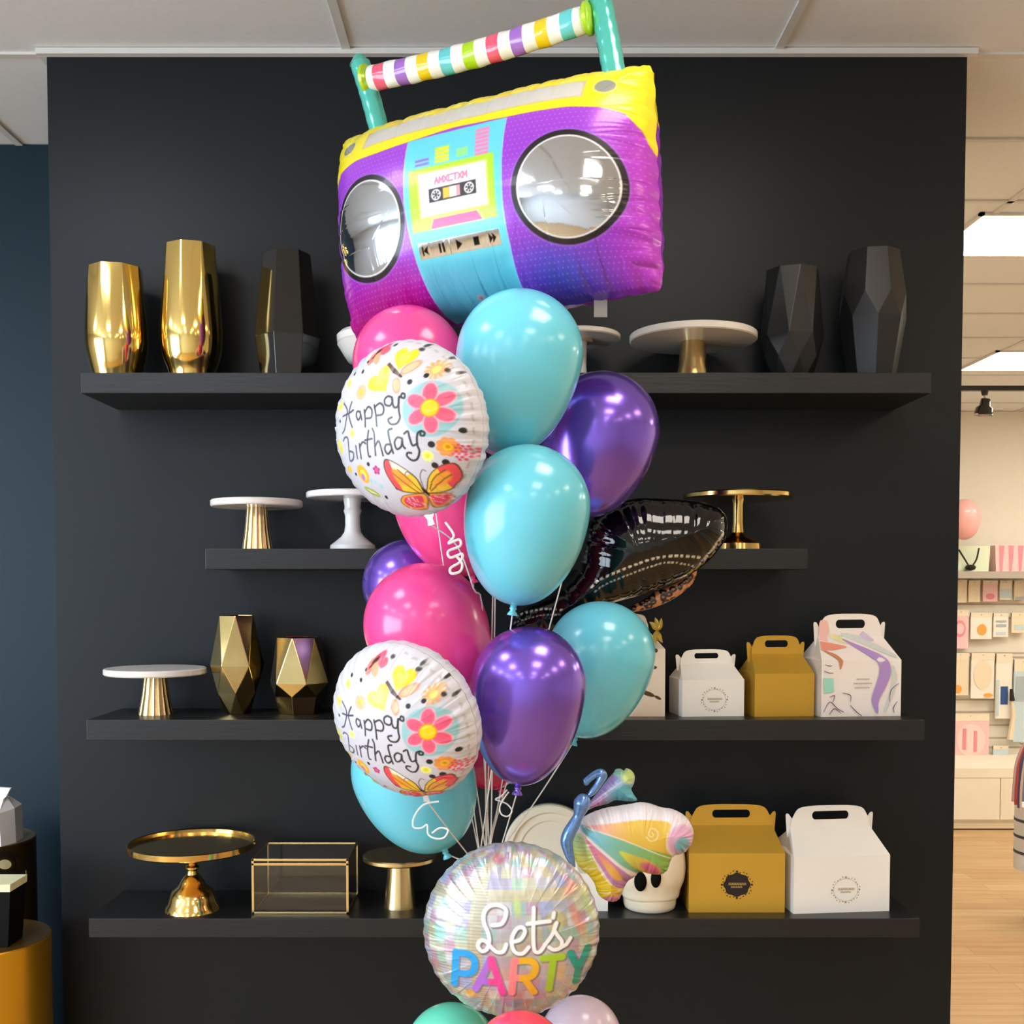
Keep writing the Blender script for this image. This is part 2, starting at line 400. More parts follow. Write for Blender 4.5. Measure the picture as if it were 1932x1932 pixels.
# ------------------------------------------------------------------ shelf goods
def Z(py, Y, cx=951): return at(cx, py, Y).z
def stand(name, label, cx, Y, ish, Rp, ytop, ybot, prof, mplate, mstem, flutes=0, lip=False, ring=False):
    "round plate on a stem; prof = [(radius px, y px)] of the stem from top down (None = shelf)"
    s = sc(Y); x = at(cx, 1100, Y).x; zs = SH[ish]
    t = thing(name, label, 'cake stand', (x, Y, zs))
    zt, zb = Z(ytop, Y), Z(ybot, Y); R = Rp / s
    P = MB()
    if lip:
        P.lathe([(.01, zb), (R * .96, zb), (R, zb + .004), (R, zt), (R * .985, zt + .001), (R * .97, zt - .001), (R * .965, zb + (zt - zb) * .45), (.01, zb + (zt - zb) * .45)], x, Y, 96)
    else:
        bv = min(.003, (zt - zb) * .3)
        P.lathe([(.01, zb), (R - bv, zb), (R, zb + bv), (R, zt - bv), (R - bv, zt), (.01, zt)], x, Y, 96)
    P.build('plate', mplate, t)
    pr = [(r / s, (zs if y is None else Z(y, Y))) for r, y in prof][::-1]
    pr[-1] = (pr[-1][0], zb)
    S = MB(); fac = (lambda a, i, z: 1 - .05 * (abs(math.sin(a * flutes / 2)) ** .6)) if flutes else None
    S.lathe(pr, x, Y, 144 if flutes else 48, fac)
    S.build('stem', mstem, t, sharp=30)
    if ring: MB().lathe([(R * .33, zb - .006), (R * .36, zb - .006), (R * .36, zb), (R * .33, zb)], x, Y, 48).build('collar', mat('pink_marble', 'd9b5a2', rough=.3), t)
    return t
def smoothprof(p, n=6): return [tuple(q) for q in spl(p, n)]
def hollow_vase(name, label, cx, Y, ish, prof, m, n=96, blend=None, sides=8, rot=0):
    s = sc(Y); x = at(cx, 1100, Y).x; zs = SH[ish]
    t = thing(name, label, 'vase', (x, Y, zs))
    pr = [(r / s, Z(y, Y)) for r, y in smoothprof(prof)][::-1]; pr = [q for q in pr if q[1] > zs + .004]
    zt = pr[-1][1]; pr = [(pr[0][0] * .93, zs), (pr[0][0] * .99, zs + .002)] + pr
    outer = len(pr); inn = [(r * .94, z) for r, z in pr[3:]][::-1]; inn[0] = (pr[-1][0] * .94, zt)
    pr2 = pr + inn + [(.004, zs + .02)]
    def fac(a, i, z):
        k = math.pi / sides; f = math.cos(k) / math.cos(((a + rot) % (2 * k)) - k)
        q = max(0, min(1, (z - zs) / (zt - zs))); q = blend(q) if blend else 1
        return 1 - (1 - f) * q
    MB().lathe(pr2, x, Y, n, fac).build('vase_body', m, t, sharp=80)
    return t
def faceted(name, label, cx, Y, ish, rings, n, m, rot=0.0):
    "rings = [(radius px, y px, offset in half steps)] from top down"
    s = sc(Y); x = at(cx, 1100, Y).x; zs = SH[ish]
    t = thing(name, label, 'vase', (x, Y, zs))
    R = [(r / s, zs if y is None else Z(y, Y), o) for r, y, o in rings][::-1]
    top = R[-1]; R += [(top[0] * .9, top[1], top[2]), (R[len(R) // 2][0] * .85, (top[1] + zs) / 2, top[2])]
    V = []; Fc = []
    for r, z, o in R:
        for k in range(n):
            a = 2 * math.pi * (k + o / 2) / n + rot - math.pi / 2; V.append((x + r * math.cos(a), Y + r * math.sin(a), z))
    for i in range(len(R) - 1):
        o0, o1 = R[i][2], R[i + 1][2]
        for k in range(n):
            k2 = (k + 1) % n; a, b_ = i * n + k, i * n + k2; c, d = (i + 1) * n + k, (i + 1) * n + k2
            if o0 == o1: Fc.append((a, b_, d, c))
            elif o1 > o0: Fc += [(a, b_, c), (b_, d, c)]
            else: Fc += [(a, b_, d), (a, d, c)]
    Fc.append(tuple(range(n))[::-1]); Fc.append(tuple((len(R) - 1) * n + k for k in range(n)))
    o = mesh('vase_body', V, Fc, m, t, smooth=False)
    bv = o.modifiers.new('bevel', 'BEVEL'); bv.width = .0012; bv.segments = 2; bv.limit_method = 'ANGLE'; bv.angle_limit = math.radians(8)
    return t
# --- top shelf
hollow_vase('gold_vase', 'shorter shiny gold glass vase at the left end of the top shelf', 227, -.13, 1, [(49, 507), (53, 560), (57, 620), (57, 655), (51, 685), (45, 708), (42, 722)], goldglass, blend=lambda q: max(0, min(1, (q - .3) / .7)) ** 1.6, rot=.25)
hollow_vase('gold_vase', 'taller shiny gold glass vase second from left on the top shelf', 367, -.13, 1, [(47, 466), (50, 510), (54, 570), (57, 630), (53, 672), (44, 700), (40, 722)], goldglass, blend=lambda q: max(0, min(1, (q - .3) / .7)) ** 1.6, rot=.1)
faceted('black_vase', 'glossy black faceted vase with pale reflection on the top shelf beside the gold vases', 546, -.13, 1, [(44, 480, 0), (61, 639, 0), (50, None, 0)], 7, black_gloss, rot=-.22)
faceted('black_vase', 'matte black vase of long diamond facets right of the marble cake stand', 1489, -.13, 1, [(49, 511, 0), (58, 637, 1), (50, 678, 0), (36, None, 1)], 8, black_matte, rot=.05)
faceted('black_vase', 'tallest matte black vase with zigzag facets at the right end of the top shelf', 1639, -.13, 1, [(47, 477, 0), (60, 560, 0), (61, 605, 1), (42, None, 1)], 8, black_matte, rot=.25)
stand('cake_stand', 'marble cake stand with gold cone stem on the right of the top shelf', 1304, -.175, 1, 118, 631, 645, [(22, 650), (27, 690), (34, None)], marble, brass_m)
stand('cake_stand', 'pale cake stand mostly hidden behind the upper turquoise balloon', 1089, -.14, 1, 79, 632, 642, [(17, 650), (16, 690), (18, None)], marble, ceramic, ring=True)
t = thing('compote_bowl', 'white footed bowl peeking out under the boombox balloon on the top shelf', 'bowl', (at(726, 1100, -.14).x, -.14, SH[1]))
s_ = sc(-.14); zz = lambda y: Z(y, -.14)
MB().lathe([(40 / s_, SH[1]), (42 / s_, SH[1] + .004), (22 / s_, SH[1] + .012), (20 / s_, zz(702)), (66 / s_, zz(684)), (74 / s_, zz(672)), (86 / s_, zz(652)), (82 / s_, zz(650)), (86 / s_, zz(648)), (87 / s_, zz(636)), (80 / s_, zz(629)), (70 / s_, zz(629)), (60 / s_, zz(660)), (.004, zz(680))], t.location.x, -.14, 72).build('bowl_body', marble, t, sharp=40)
# --- second shelf
stand('cake_stand', 'white topped cake stand with fluted gold cone stem on the short shelf', 486, -.14, 2, 85, 944, 957, [(19, 960), (23, 1000), (28.5, None)], marble, brass_m, flutes=18)
stand('cake_stand', 'all white pedestal cake stand with flared foot on the short shelf', 666, -.14, 2, 86, 929, 941, [(17, 945), (15, 957), (15.5, 961), (17, 964), (15.5, 968), (14, 974), (14, 992), (16, 1004), (22, 1013), (33, 1022), (42, 1029), (43, None)], ceramic, ceramic)
stand('cake_stand', 'gold cake stand with slim stem at the right of the short shelf', 1391, -.16, 2, 102, 931, 942, [(12, 945), (10, 952), (10, 985), (12, 1005), (20, 1014), (38, 1020), (45, 1026), (46, None)], gold_m, gold_m)
# --- third shelf
stand('cake_stand', 'white topped cake stand with gold cone stem, left end of the third shelf', 291, -.14, 3, 94, 1260, 1272, [(20, 1276), (25, 1310), (32, None)], marble, brass_m, flutes=18)
faceted('gold_vase', 'tall antique gold vase of diamond facets on the third shelf', 446, -.12, 3, [(35, 1161, 0), (50, 1254, 1), (40, 1305, 0), (24, None, 1)], 6, antique, rot=.15)
faceted('gold_vase', 'short antique gold faceted vase beside the tall one on the third shelf', 563, -.12, 3, [(42, 1202, 0), (57, 1287, 1), (46, 1312, 0), (38, None, 0)], 6, antique, rot=-.12)
# --- lowest shelf
stand('cake_stand', 'wide gold pedestal cake stand with rimmed tray on the lowest shelf', 356, -.185, 4, 119, 1588, 1601, [(12, 1606), (12, 1626), (9, 1631), (13, 1635), (13, 1638), (9, 1642), (11, 1649), (17, 1654), (22, 1662), (27, 1671), (38, 1679), (43, 1690), (46, 1701), (50, 1706), (53, None)], gold_m, gold_m, lip=True)
stand('cake_stand', 'small brass cake stand with cone stem beside the glass box', 752, -.16, 4, 70, 1612, 1622, [(22, 1624), (25, 1660), (31, None)], brass_m, brass_m)
# glass box
def glassbox():
    Yf = -.235; a = at(477, 1622, Yf); b_ = at(656, 1717, Yf); zs = SH[4]; x0, x1 = a.x, b_.x; zt = a.z; Yb = Yf + .19
    t = thing('glass_box', 'brass edged clear glass box between the two gold cake stands', 'box', ((x0 + x1) / 2, (Yf + Yb) / 2, zs))
    dx = .012; F_ = MB(); r = .0032
    def bar(p, q):
        lo = [min(p[i], q[i]) - r for i in range(3)]; hi = [max(p[i], q[i]) + r for i in range(3)]
        F_.box(lo[0], hi[0], lo[1], hi[1], max(lo[2], zs), hi[2])
    for z in (zs + r, zt):
        bar((x0, Yf, z), (x1, Yf, z)); bar((x0, Yb, z), (x1, Yb, z)); bar((x0, Yf, z), (x0, Yb, z)); bar((x1, Yf, z), (x1, Yb, z))
    for x in (x0, x1):
        for y in (Yf, Yb): bar((x, y, zs), (x, y, zt))
    bar((x0, Yf, zt - .012), (x1, Yf, zt - .012))
    F_.build('frame', brass_m, t, smooth=False, bevel=.0006)
    e = .001
    for nm, bx in (('front_pane', (x0, x1, Yf - e, Yf + e, zs + .006, zt - .012)), ('back_pane', (x0, x1, Yb - e, Yb + e, zs + .006, zt)), ('side_pane', (x0 - e, x0 + e, Yf, Yb, zs + .006, zt)), ('side_pane', (x1 - e, x1 + e, Yf, Yb, zs + .006, zt)), ('lid_pane', (x0, x1, Yf, Yb, zt - e, zt + e))):
        g = MB().box(*bx).build(nm, glass_m, t, smooth=False)
    MB().lathe([(.001, 0), (.005, .001), (.006, .004), (.004, .008), (.001, .009)], 0, 0, 16).build('clasp', brass_m, t).location = (0, Yf - t.location.y - .006, zt - zs - .004)
glassbox()

# --- gable boxes
def gable(label, x0, x1, ybody, ytop, Y, ish, depth, m, yaw=8, body_h=None, deco=None, hw=.86, tabs=True, name='gable_box'):
    "x0..x1 px of the front face; ybody px where the roof starts; ytop px of the handle"
    s = sc(Y); wd = (x1 - x0) / s; zs = SH[ish]; cx = at((x0 + x1) / 2, 1100, Y).x
    D = depth; hb = Z(ybody, Y) - zs; Ht = Z(ytop, Y + D / 2) - zs
    t = thing(name, label, 'gift box', (cx, Y, zs))
    ca, sa = math.cos(math.radians(yaw)), math.sin(math.radians(yaw))
    def W(p): return (cx + p[0] * ca - p[1] * sa, Y + p[0] * sa + p[1] * ca, zs + p[2])
    h2 = wd / 2; ht = h2 * hw; hn = Ht * .0 + hb + (Ht - hb) * .50
    V = [W(p) for p in [(-h2, 0, 0), (h2, 0, 0), (h2, D, 0), (-h2, D, 0), (-h2, 0, hb), (h2, 0, hb), (h2, D, hb), (-h2, D, hb)]]
    bb = mesh('box_body', V, [(0, 1, 2, 3), (0, 4, 5, 1), (1, 5, 6, 2), (2, 6, 7, 3), (3, 7, 4, 0)], m, t, smooth=False)
    e = .0015; R = [(-h2, 0, hb), (h2, 0, hb), (ht, D / 2 - e, hn), (-ht, D / 2 - e, hn), (-h2, D, hb), (h2, D, hb), (ht, D / 2 + e, hn), (-ht, D / 2 + e, hn), (-ht * .97, D / 2, hn), (ht * .97, D / 2, hn)]
    ins_l = (-h2 * .93, D / 2, hb + (hn - hb) * .12); ins_r = (h2 * .93, D / 2, hb + (hn - hb) * .12)
    R += [ins_l, ins_r]
    mesh('roof_panel', [W(p) for p in R], [(0, 1, 2, 3), (4, 7, 6, 5), (0, 3, 10), (3, 7, 10), (7, 4, 10), (0, 10, 4), (1, 11, 2), (2, 11, 6), (6, 11, 5), (1, 5, 11)], m, t, smooth=False)
    # handle panel with its slot
    top = Ht - hn; rr = min(top * .8, ht * .5)
    ol = [(-ht, 0), (ht, 0), (ht * .97, top * .35)]
    ol += [tuple(q) for q in spl([(ht * .93, top * .5), (ht * .80, top * .86), (ht * .5, top * .98), (0, top), (-ht * .5, top * .98), (-ht * .80, top * .86), (-ht * .93, top * .5)], 6)] + [(-ht * .97, top * .35)]
    sw = ht * .46; sh = top * .17; sy = top * .55; hole = []
    for a in range(0, 360, 15):
        ar = math.radians(a); hole.append((math.copysign(sw - sh, math.cos(ar)) + sh * math.cos(ar), sy + sh * 1.15 * math.sin(ar)))
    V, Fc = plate2d(ol, [hole[::-1]], .0025)
    mesh('handle', [W((v[0], v[1] + D / 2, v[2] + hn)) for v in V], Fc, m, t, smooth=False)
    if tabs:
        for sg in (-1, 1):
            ol2 = [(sg * ht * .84, -top * .5), (sg * (ht + .007), -top * .45), (sg * (ht + .011), top * .55), (sg * (ht + .009), top * .64), (sg * (ht + .003), top * .62), (sg * ht * .86, top * .2)]
            V, Fc = plate2d(ol2 if sg > 0 else ol2[::-1], [], .002)
            mesh('locking_tab', [W((v[0], v[1] + D / 2 + .006, v[2] + hn)) for v in V], Fc, m, t, smooth=False)
    if deco: deco(bb, W, wd, hb, hn, D)
    return t
def flat(t, name, polys, W, m, off=-.0006, each=False):
    "thin print: list of outlines in the box's front plane"
    B = MB()
    for P in polys:
        n = len(P); V = [W((p[0], off, p[1])) for p in P]
        if each: mesh(name, V, [tuple(range(n))], m, t, smooth=False)
        else: B.add(V, [tuple(range(n))])
    if not each: return mesh(name, B.V, B.F, m, t, smooth=False)
def ribb(P, w):
    P = spl(P, 6); out = []; L = []; R_ = []
    for i in range(len(P)):
        d = P[min(i + 1, len(P) - 1)] - P[max(i - 1, 0)]; d = d / (np.hypot(*d) + 1e-9); nrm = np.array([-d[1], d[0]])
        L.append(P[i] + nrm * w); R_.append(P[i] - nrm * w)
    return [[L[i], R_[i], R_[i + 1], L[i + 1]] for i in range(len(P) - 1)]
def wreath(cx, cz, r, filled=False, text='', im=ink_gold, tm=None):
    def f(t, W, wd, hb, hn, D):
        z = hb * cz; x = wd * cx; R = r; B = []
        for k in range(28):
            a = k * 2 * math.pi / 28; rr = R * (1 + .06 * math.sin(8 * a)); c = (x + rr * 1.12 * math.cos(a), z + rr * math.sin(a)); q = R * (.085 if k % 7 == 0 else .05)
            B.append([(c[0] + q * math.cos(b), c[1] + q * math.sin(b)) for b in np.linspace(0, 6.28, 9)[:-1]])
        ring = [(x + R * 1.0 * math.cos(a), z + R * .9 * math.sin(a)) for a in np.linspace(0, 6.28, 40)]
        if filled: B.append([(x + R * .98 * (1 + .05 * math.cos(8 * a)) * math.cos(a), z + R * .88 * (1 + .05 * math.cos(8 * a)) * math.sin(a)) for a in np.linspace(0, 6.2832, 65)[:-1]])
        else: B += ribb(ring, R * .012)
        flat(t, 'printed_wreath', B, W, im)
        TT = []
        for row, (hw_, zz_, hh) in enumerate(((.62, .06, .10), (.42, -.17, .07))):
            xx = x - R * hw_
            while xx < x + R * hw_:
                lw = R * .09; TT += ribb([(xx, z + R * (zz_ - hh)), (xx + lw * .4, z + R * (zz_ + hh)), (xx + lw * .8, z + R * (zz_ - hh * .6)), (xx + lw, z + R * zz_)], R * .014); xx += lw * 1.35
        flat(t, 'printed_lettering', TT, W, tm or im, off=-.001)
    return f
gable('small white gable box with gold wreath print on the third shelf', 1287, 1408, 1283, 1225, -.20, 3, .13, paper_white, yaw=7, deco=wreath(.02, .46, .031))
gable('plain gold gable box between the white one and the marbled one', 1424, 1541, 1271, 1199, -.20, 3, .13, paper_gold, yaw=7)
def marbled(t, W, wd, hb, hn, D):
    k = wd / 507.                                       # the print is drawn in 507 units across the front
    def S(q, off): 
        z = max(.0005, q[1]); y = 0 if z < hb else (z - hb) / (hn - hb) * D / 2 if z < hn else D / 2
        return W((q[0], y - off, z))
    def lim(q):
        h2 = wd * .49 * (1 - .18 * min(1, max(0, (q[1] - hb) / (hn - hb)))); return (max(-h2, min(h2, q[0])), q[1])
    def band(name, L, wds, m, off):
        P = spl([((x - 1503) * k, (690 - y) * k) for x, y in L], 8); ws = np.interp(np.linspace(0, 1, len(P)), np.linspace(0, 1, len(wds)), wds) * k
        V = []; n = len(P)
        for i in range(n):
            d = P[min(i + 1, n - 1)] - P[max(i - 1, 0)]; d = d / (np.hypot(*d) + 1e-9); nr = np.array([-d[1], d[0]])
            V += [S(lim(P[i] + nr * ws[i]), off), S(lim(P[i] - nr * ws[i]), off)]
        mesh(name, V, [(2 * i, 2 * i + 1, 2 * i + 3, 2 * i + 2) for i in range(n - 1)], m, t, smooth=False)
    lil, cor, min_, grey = mat('lilac_ink', 'b291cf', rough=.5), mat('coral_ink', 'f09a86', rough=.5), mat('mint_ink', '9fe0cc', rough=.5), mat('grey_ink', 'd3d8d4', rough=.5)
    band('pink_swirl', [(1330, 110), (1325, 170), (1310, 235)], [20, 42, 30], mat('peach_swirl_ink', 'f5c4ba', rough=.5), .0022)
    band('grey_swirl', [(1440, 195), (1540, 225), (1640, 275), (1735, 330)], [8, 22, 20, 10], grey, .0022)
    band('grey_swirl', [(1700, 380), (1712, 460), (1690, 560), (1650, 660)], [6, 18, 14, 6], grey, .0022)
    band('lilac_swirl', [(1570, 190), (1600, 215), (1640, 232)], [16, 22, 6], mat('pale_lilac_ink', 'cfc2de', rough=.5), .0026)
    band('yellow_swirl', [(1370, 208), (1415, 222), (1470, 250)], [10, 20, 6], mat('pale_yellow_ink', 'e6dfa6', rough=.5), .0026)
    band('purple_swirl', [(1440, 225), (1500, 262), (1570, 305), (1635, 355), (1650, 420), (1625, 500), (1590, 590), (1606, 672)], [4, 12, 22, 32, 38, 32, 24, 3], lil, .003)
    band('coral_swirl', [(1272, 262), (1350, 268), (1445, 270)], [28, 22, 2], cor, .003); band('coral_swirl', [(1288, 292), (1345, 322), (1368, 352), (1366, 402)], [3, 12, 14, 3], mat('rust_ink', 'd08a62', rough=.5), .003)
    band('mint_patch', [(1262, 500), (1325, 496)], [48, 40], min_, .0026)
    for L in ([(1268, 372), (1290, 380), (1312, 380)], [(1262, 410), (1290, 422), (1322, 424)], [(1262, 660), (1300, 600), (1350, 640), (1390, 662)], [(1380, 545), (1430, 560), (1430, 600)], [(1430, 620), (1470, 660), (1505, 686)], [(1740, 490), (1690, 530), (1680, 600)], [(1730, 600), (1705, 640), (1712, 668)], [(1300, 570), (1330, 560), (1320, 600)], [(1298, 675), (1330, 640), (1372, 668)]):
        band('printed_line', L, [1.5, 2.6, 1.5], mat('plum_ink', '5d4a63', rough=.5), .0034)
    for y, a, b_ in ((462, 1470, 1550), (488, 1450, 1566), (514, 1458, 1548)):
        x = a; T = []
        while x < b_:
            T += ribb([((x + u - 1503) * k, (690 - y - v) * k) for u, v in ((0, -5), (3, 5), (6, -3), (9, 2))], 1.0 * k); x += 12
        flat(t, 'printed_lettering', T, W, mat('grey_text', '9a938c', rough=.5), off=-.003)
pink_card = mat('pink_marbled_card', 'f6e2dc', rough=.5, noise='e9eee6', nscale=9)
gable('large pink and white marbled gable box with purple swirl, right end of third shelf', 1549, 1707, 1246, 1158, -.20, 3, .15, pink_card, yaw=7, hw=.82, deco=marbled)
def giraffe_deco(t, W, wd, hb, hn, D):
    k = wd
    E = lambda x, z, a, b_, r=0: [(x + a * math.cos(u) * math.cos(r) - b_ * math.sin(u) * math.sin(r), z + a * math.cos(u) * math.sin(r) + b_ * math.sin(u) * math.cos(r)) for u in np.linspace(0, 6.28, 17)[:-1]]
    flat(t, 'brown_spot', [E(k * .36, hb * .98, .007, .006), E(k * .33, hb * .73, .011, .005), E(k * .26, hb * .34, .020, .006, -.35), E(k * .40, hb * .28, .010, .004, -.5)], W, mat('brown_ink', '5b3a1c', rough=.5), each=True)
    flat(t, 'pale_patch', [[(k * .05, .0), (k * .46, .0), (k * .46, hb * .22), (k * .3, hb * .26), (k * .1, hb * .1)]], W, mat('peach_ink', 'f2d8bd', rough=.5))
gable('cream gift box with brown markings and a bow, half hidden behind turquoise balloon', 1120, 1256, 1225, 1158, -.20, 3, .13, mat('cream_card', 'f0dfc8', rough=.55), yaw=0, hw=.62, tabs=False, deco=giraffe_deco)
tt = [o for o in COL.objects if o.get('label', '').startswith('cream gift box')][0]
bw = MB(); c = at(1240, 1190, -.20)
for a in (60, 95, 130, 250, 290):
    p = [c + Vector((.028 * r * math.cos(math.radians(a + 18 * (r - .5))), -.006 * r, .036 * r * math.sin(math.radians(a + 18 * (r - .5))))) for r in np.linspace(0, 1, 7)]
    bw.tube(p, [.002, .006, .008, .008, .006, .004, .001], 8)
bw.build('bow', mat('gold_bow', 'c9ab4e', rough=.35, metal=.5), tt)
gable('large gold gable box with black wreath label on the lowest shelf', 1304, 1487, 1610, 1517, -.22, 4, .17, paper_gold, yaw=0, hw=.88, deco=wreath(.0, .47, .036, filled=True, im=ink_dark, tm=mat('gold_letter', 'c9a660', rough=.4)))
gable('large white gable box with gold wreath print on the lowest shelf', 1501, 1691, 1615, 1519, -.22, 4, .17, paper_white, yaw=6, hw=.85, deco=wreath(.04, .40, .034))
# --- cream things on the lowest shelf
def upright_lid():
    Y = -.10; s = sc(Y); R = 90 / s; x = at(1040, 1100, Y).x; zc = SH[4] + R
    t = thing('round_lid', 'round cream box lid leaning on the wall behind the strings', 'lid', (x, Y, SH[4]))
    prof = [(.003, 0), (R * .62, 0), (R * .66, -.004), (R * .80, -.004), (R * .84, -.012), (R * .97, -.012), (R, -.008), (R, .012), (.003, .012)]
    n = 72; V = []; Fc = []; tl = math.radians(-8)
    for r, d in prof:
        for k in range(n):
            a = 2 * math.pi * k / n; p = Vector((r * math.cos(a), d, r * math.sin(a)))
            V.append((x + p.x, Y + p.y + (p.z + R) * .14, zc + p.z))
    for i in range(len(prof) - 1):
        for k in range(n): k2 = (k + 1) % n; Fc.append((i * n + k, i * n + k2, (i + 1) * n + k2, (i + 1) * n + k))
    mesh('lid_body', V, Fc, mat('cream_lid', 'e9e3d0', rough=.4, noise='e3d4b8', nscale=5), t, sharp=30)
upright_lid()
def skullvase():
    Y = -.17; s = sc(Y); cx = 1229; x = at(cx, 1100, Y).x; zs = SH[4]; z = lambda y: Z(y, Y)
    t = thing('ceramic_vase', 'cream rounded ceramic vase with dark hollows under the butterfly balloon', 'vase', (x, Y, zs))
    MB().lathe([(.003, zs), (44 / s, zs), (48 / s, zs + .004), (50 / s, z(1702)), (51 / s, z(1688)), (.003, z(1686))], x, Y, 64).build('base', cream_cer, t, sharp=50)
    V = MB(); pr = smoothprof([(50, 1690), (54, 1686), (57, 1672), (64, 1652), (66, 1628), (62, 1600), (54, 1580), (52, 1572), (49, 1574), (48, 1600)]); V.lathe([(r / s, z(y)) for r, y in pr], x, Y, 64, lambda a, i, z_: 1 + .035 * math.cos(3 * a + 1.2))
    V.build('upper_body', cream_cer, t, sharp=50)
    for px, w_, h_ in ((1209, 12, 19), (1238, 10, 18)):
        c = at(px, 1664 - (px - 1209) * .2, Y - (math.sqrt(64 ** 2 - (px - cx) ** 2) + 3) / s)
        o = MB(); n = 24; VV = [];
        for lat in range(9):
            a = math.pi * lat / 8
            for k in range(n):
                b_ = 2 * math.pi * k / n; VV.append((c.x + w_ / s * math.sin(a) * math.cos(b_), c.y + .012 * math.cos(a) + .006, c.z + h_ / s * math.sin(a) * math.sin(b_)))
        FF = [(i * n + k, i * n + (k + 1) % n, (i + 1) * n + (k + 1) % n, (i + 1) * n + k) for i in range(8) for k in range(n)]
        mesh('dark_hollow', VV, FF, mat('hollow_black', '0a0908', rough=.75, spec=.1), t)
skullvase()
p0 = at(1092, 1648, -.21); p1 = at(1147, 1716, -.21)
o = MB().box(p0.x, p1.x, -.21, -.12, SH[4], p0.z).build('small_box', paper_white, smooth=False, bevel=.001, origin=((p0.x + p1.x) / 2, -.17, SH[4]))
tag(o, 'little cream card box beside the cream vase, only its corner showing', 'box')

# ------------------------------------------------------------------ latex balloons
TIE = at(917, 1640, -.74); TIE2 = at(925, 1760, -.74)
def latexmat(name, c, rough=.22, metal=0, coat=.4, c2=None, sss=.0): return mat(name, c, rough=rough, metal=metal, coat=coat, noise=c2, nscale=1.5, sss=sss, crough=.14)
cyan = latexmat('turquoise_latex', '70cfe2', c2='66c8dc'); pink = latexmat('hot_pink_latex', 'fb4f98', c2='f8468f')
purple = latexmat('chrome_purple_latex', '7858d8', rough=.22, metal=.7, c2='8860dc', coat=.6)
magenta = latexmat('magenta_latex', 'd61f6b'); green = latexmat('mint_latex', '6fe0bd'); coral = latexmat('coral_latex', 'f8405f'); lilac = latexmat('lilac_latex', 'd9c5d6')
def ribbon(parent, P, r=.0016, name='ribbon', m=None): return MB().tube(P, r, 5).build(name, m or string_m, parent, sharp=60)
def curlpts(a, b, turns, rad, n=16, seed=0):
    a = Vector(a); b = Vector(b); L = []
    for i in range(turns * n + 1):
        t = i / (turns * n); an = 2 * math.pi * turns * t + seed
        L.append(a.lerp(b, t) + Vector((rad * math.cos(an), rad * .5 * math.sin(an), .2 * rad * math.sin(an))))
    return L
def sag(a, b, k=.0, n=10, side=0):
    a = Vector(a); b = Vector(b); L = []
    for i in range(n + 1):
        t = i / n; p = a.lerp(b, t); L.append(p + Vector((side * math.sin(math.pi * t), k * math.sin(math.pi * t) * .5, -k * math.sin(math.pi * t))))
    return L
def latex(label, cx, cy, Rp, L, tilt, Y, m, pitch=0, string=True, group=None, to=None, side=0.0, extra=None):
    s = sc(Y); R = Rp / s; M = Matrix([list(r) for r in rotm(tilt, 0, pitch)]); C = at(cx, cy, Y)
    neck = C + M @ Vector((0, 0, -R * L * 1.0 - .004))
    t = thing('latex_balloon', label, 'balloon', neck, group)
    prof = []
    for i in range(33):
        a = math.pi / 2 * i / 32; prof.append((R * math.cos(a) if i < 32 else .0005, R * math.sin(a)))
    low = []
    for i in range(1, 33):
        a = math.pi / 2 * i / 32
        low.append((R * math.cos(a) ** .98 if i < 31 else 0, -R * L * math.sin(a)))
    low = [q for q in low if q[0] > R * .075] + [(R * .055, -R * L * .997), (R * .045, -R * L * 1.012 - .003)]
    pr = prof[::-1] + low
    V = []; Fc = []; n = 64
    for r, z in pr:
        for k in range(n):
            a = 2 * math.pi * k / n; V.append(C + M @ Vector((r * math.cos(a), r * math.sin(a), z)))
    for i in range(len(pr) - 1):
        for k in range(n): k2 = (k + 1) % n; Fc.append((i * n + k, i * n + k2, (i + 1) * n + k2, (i + 1) * n + k))
    mesh('envelope', V, Fc, m, t, sharp=180)
    K = []; FK = []; kp = [(.001, -.000), (.006, -.002), (.0075, -.006), (.005, -.009), (.009, -.014), (.011, -.019), (.006, -.0185)]
    for r, z in kp:
        for k in range(16):
            a = 2 * math.pi * k / 16; K.append(neck + M @ Vector((r * math.cos(a), r * math.sin(a), z + .003)))
    for i in range(len(kp) - 1):
        for k in range(16): k2 = (k + 1) % 16; FK.append((i * 16 + k, i * 16 + k2, (i + 1) * 16 + k2, (i + 1) * 16 + k))
    mesh('knot', K, FK, m, t, sharp=180)
    if string:
        e = Vector(to or TIE) + Vector((rng.uniform(-.018, .018), rng.uniform(-.02, .02), 0))
        p0 = neck + M @ Vector((0, 0, -.006)); P = sag(p0, e, .004, 8, side)
        ribbon(t, P + [Vector(TIE2)])
    if extra: extra(t, neck)
    return t
def bow(t, neck):
    c = neck
    P = [at(x, y, -.95) for x, y in [(957, 1490), (946, 1502), (935, 1508), (946, 1512), (958, 1518), (966, 1530), (958, 1540), (946, 1536), (943, 1522), (952, 1505), (960, 1494)]]
    ribbon(t, [Vector(q) for q in spl([tuple(p) for p in P], 5)], .0016, 'ribbon_curl')
G = 'round latex balloons of the tall bouquet'
latex('pink latex balloon at the top left, tucked under the boombox balloon', 771, 684, 104, 1.45, 12, -.75, pink, group=G, pitch=-4)
latex('topmost turquoise latex balloon, touching the underside of the boombox', 981, 668, 118, 1.65, -12, -.90, cyan, group=G)
latex('purple metallic latex balloon at the upper right beside the turquoise ones', 1134, 812, 109, 1.52, -14, -.64, purple, group=G)
latex('middle turquoise latex balloon, largest in view and in front of the upper strings', 995, 958, 118, 1.57, -8, -.99, cyan, group=G)
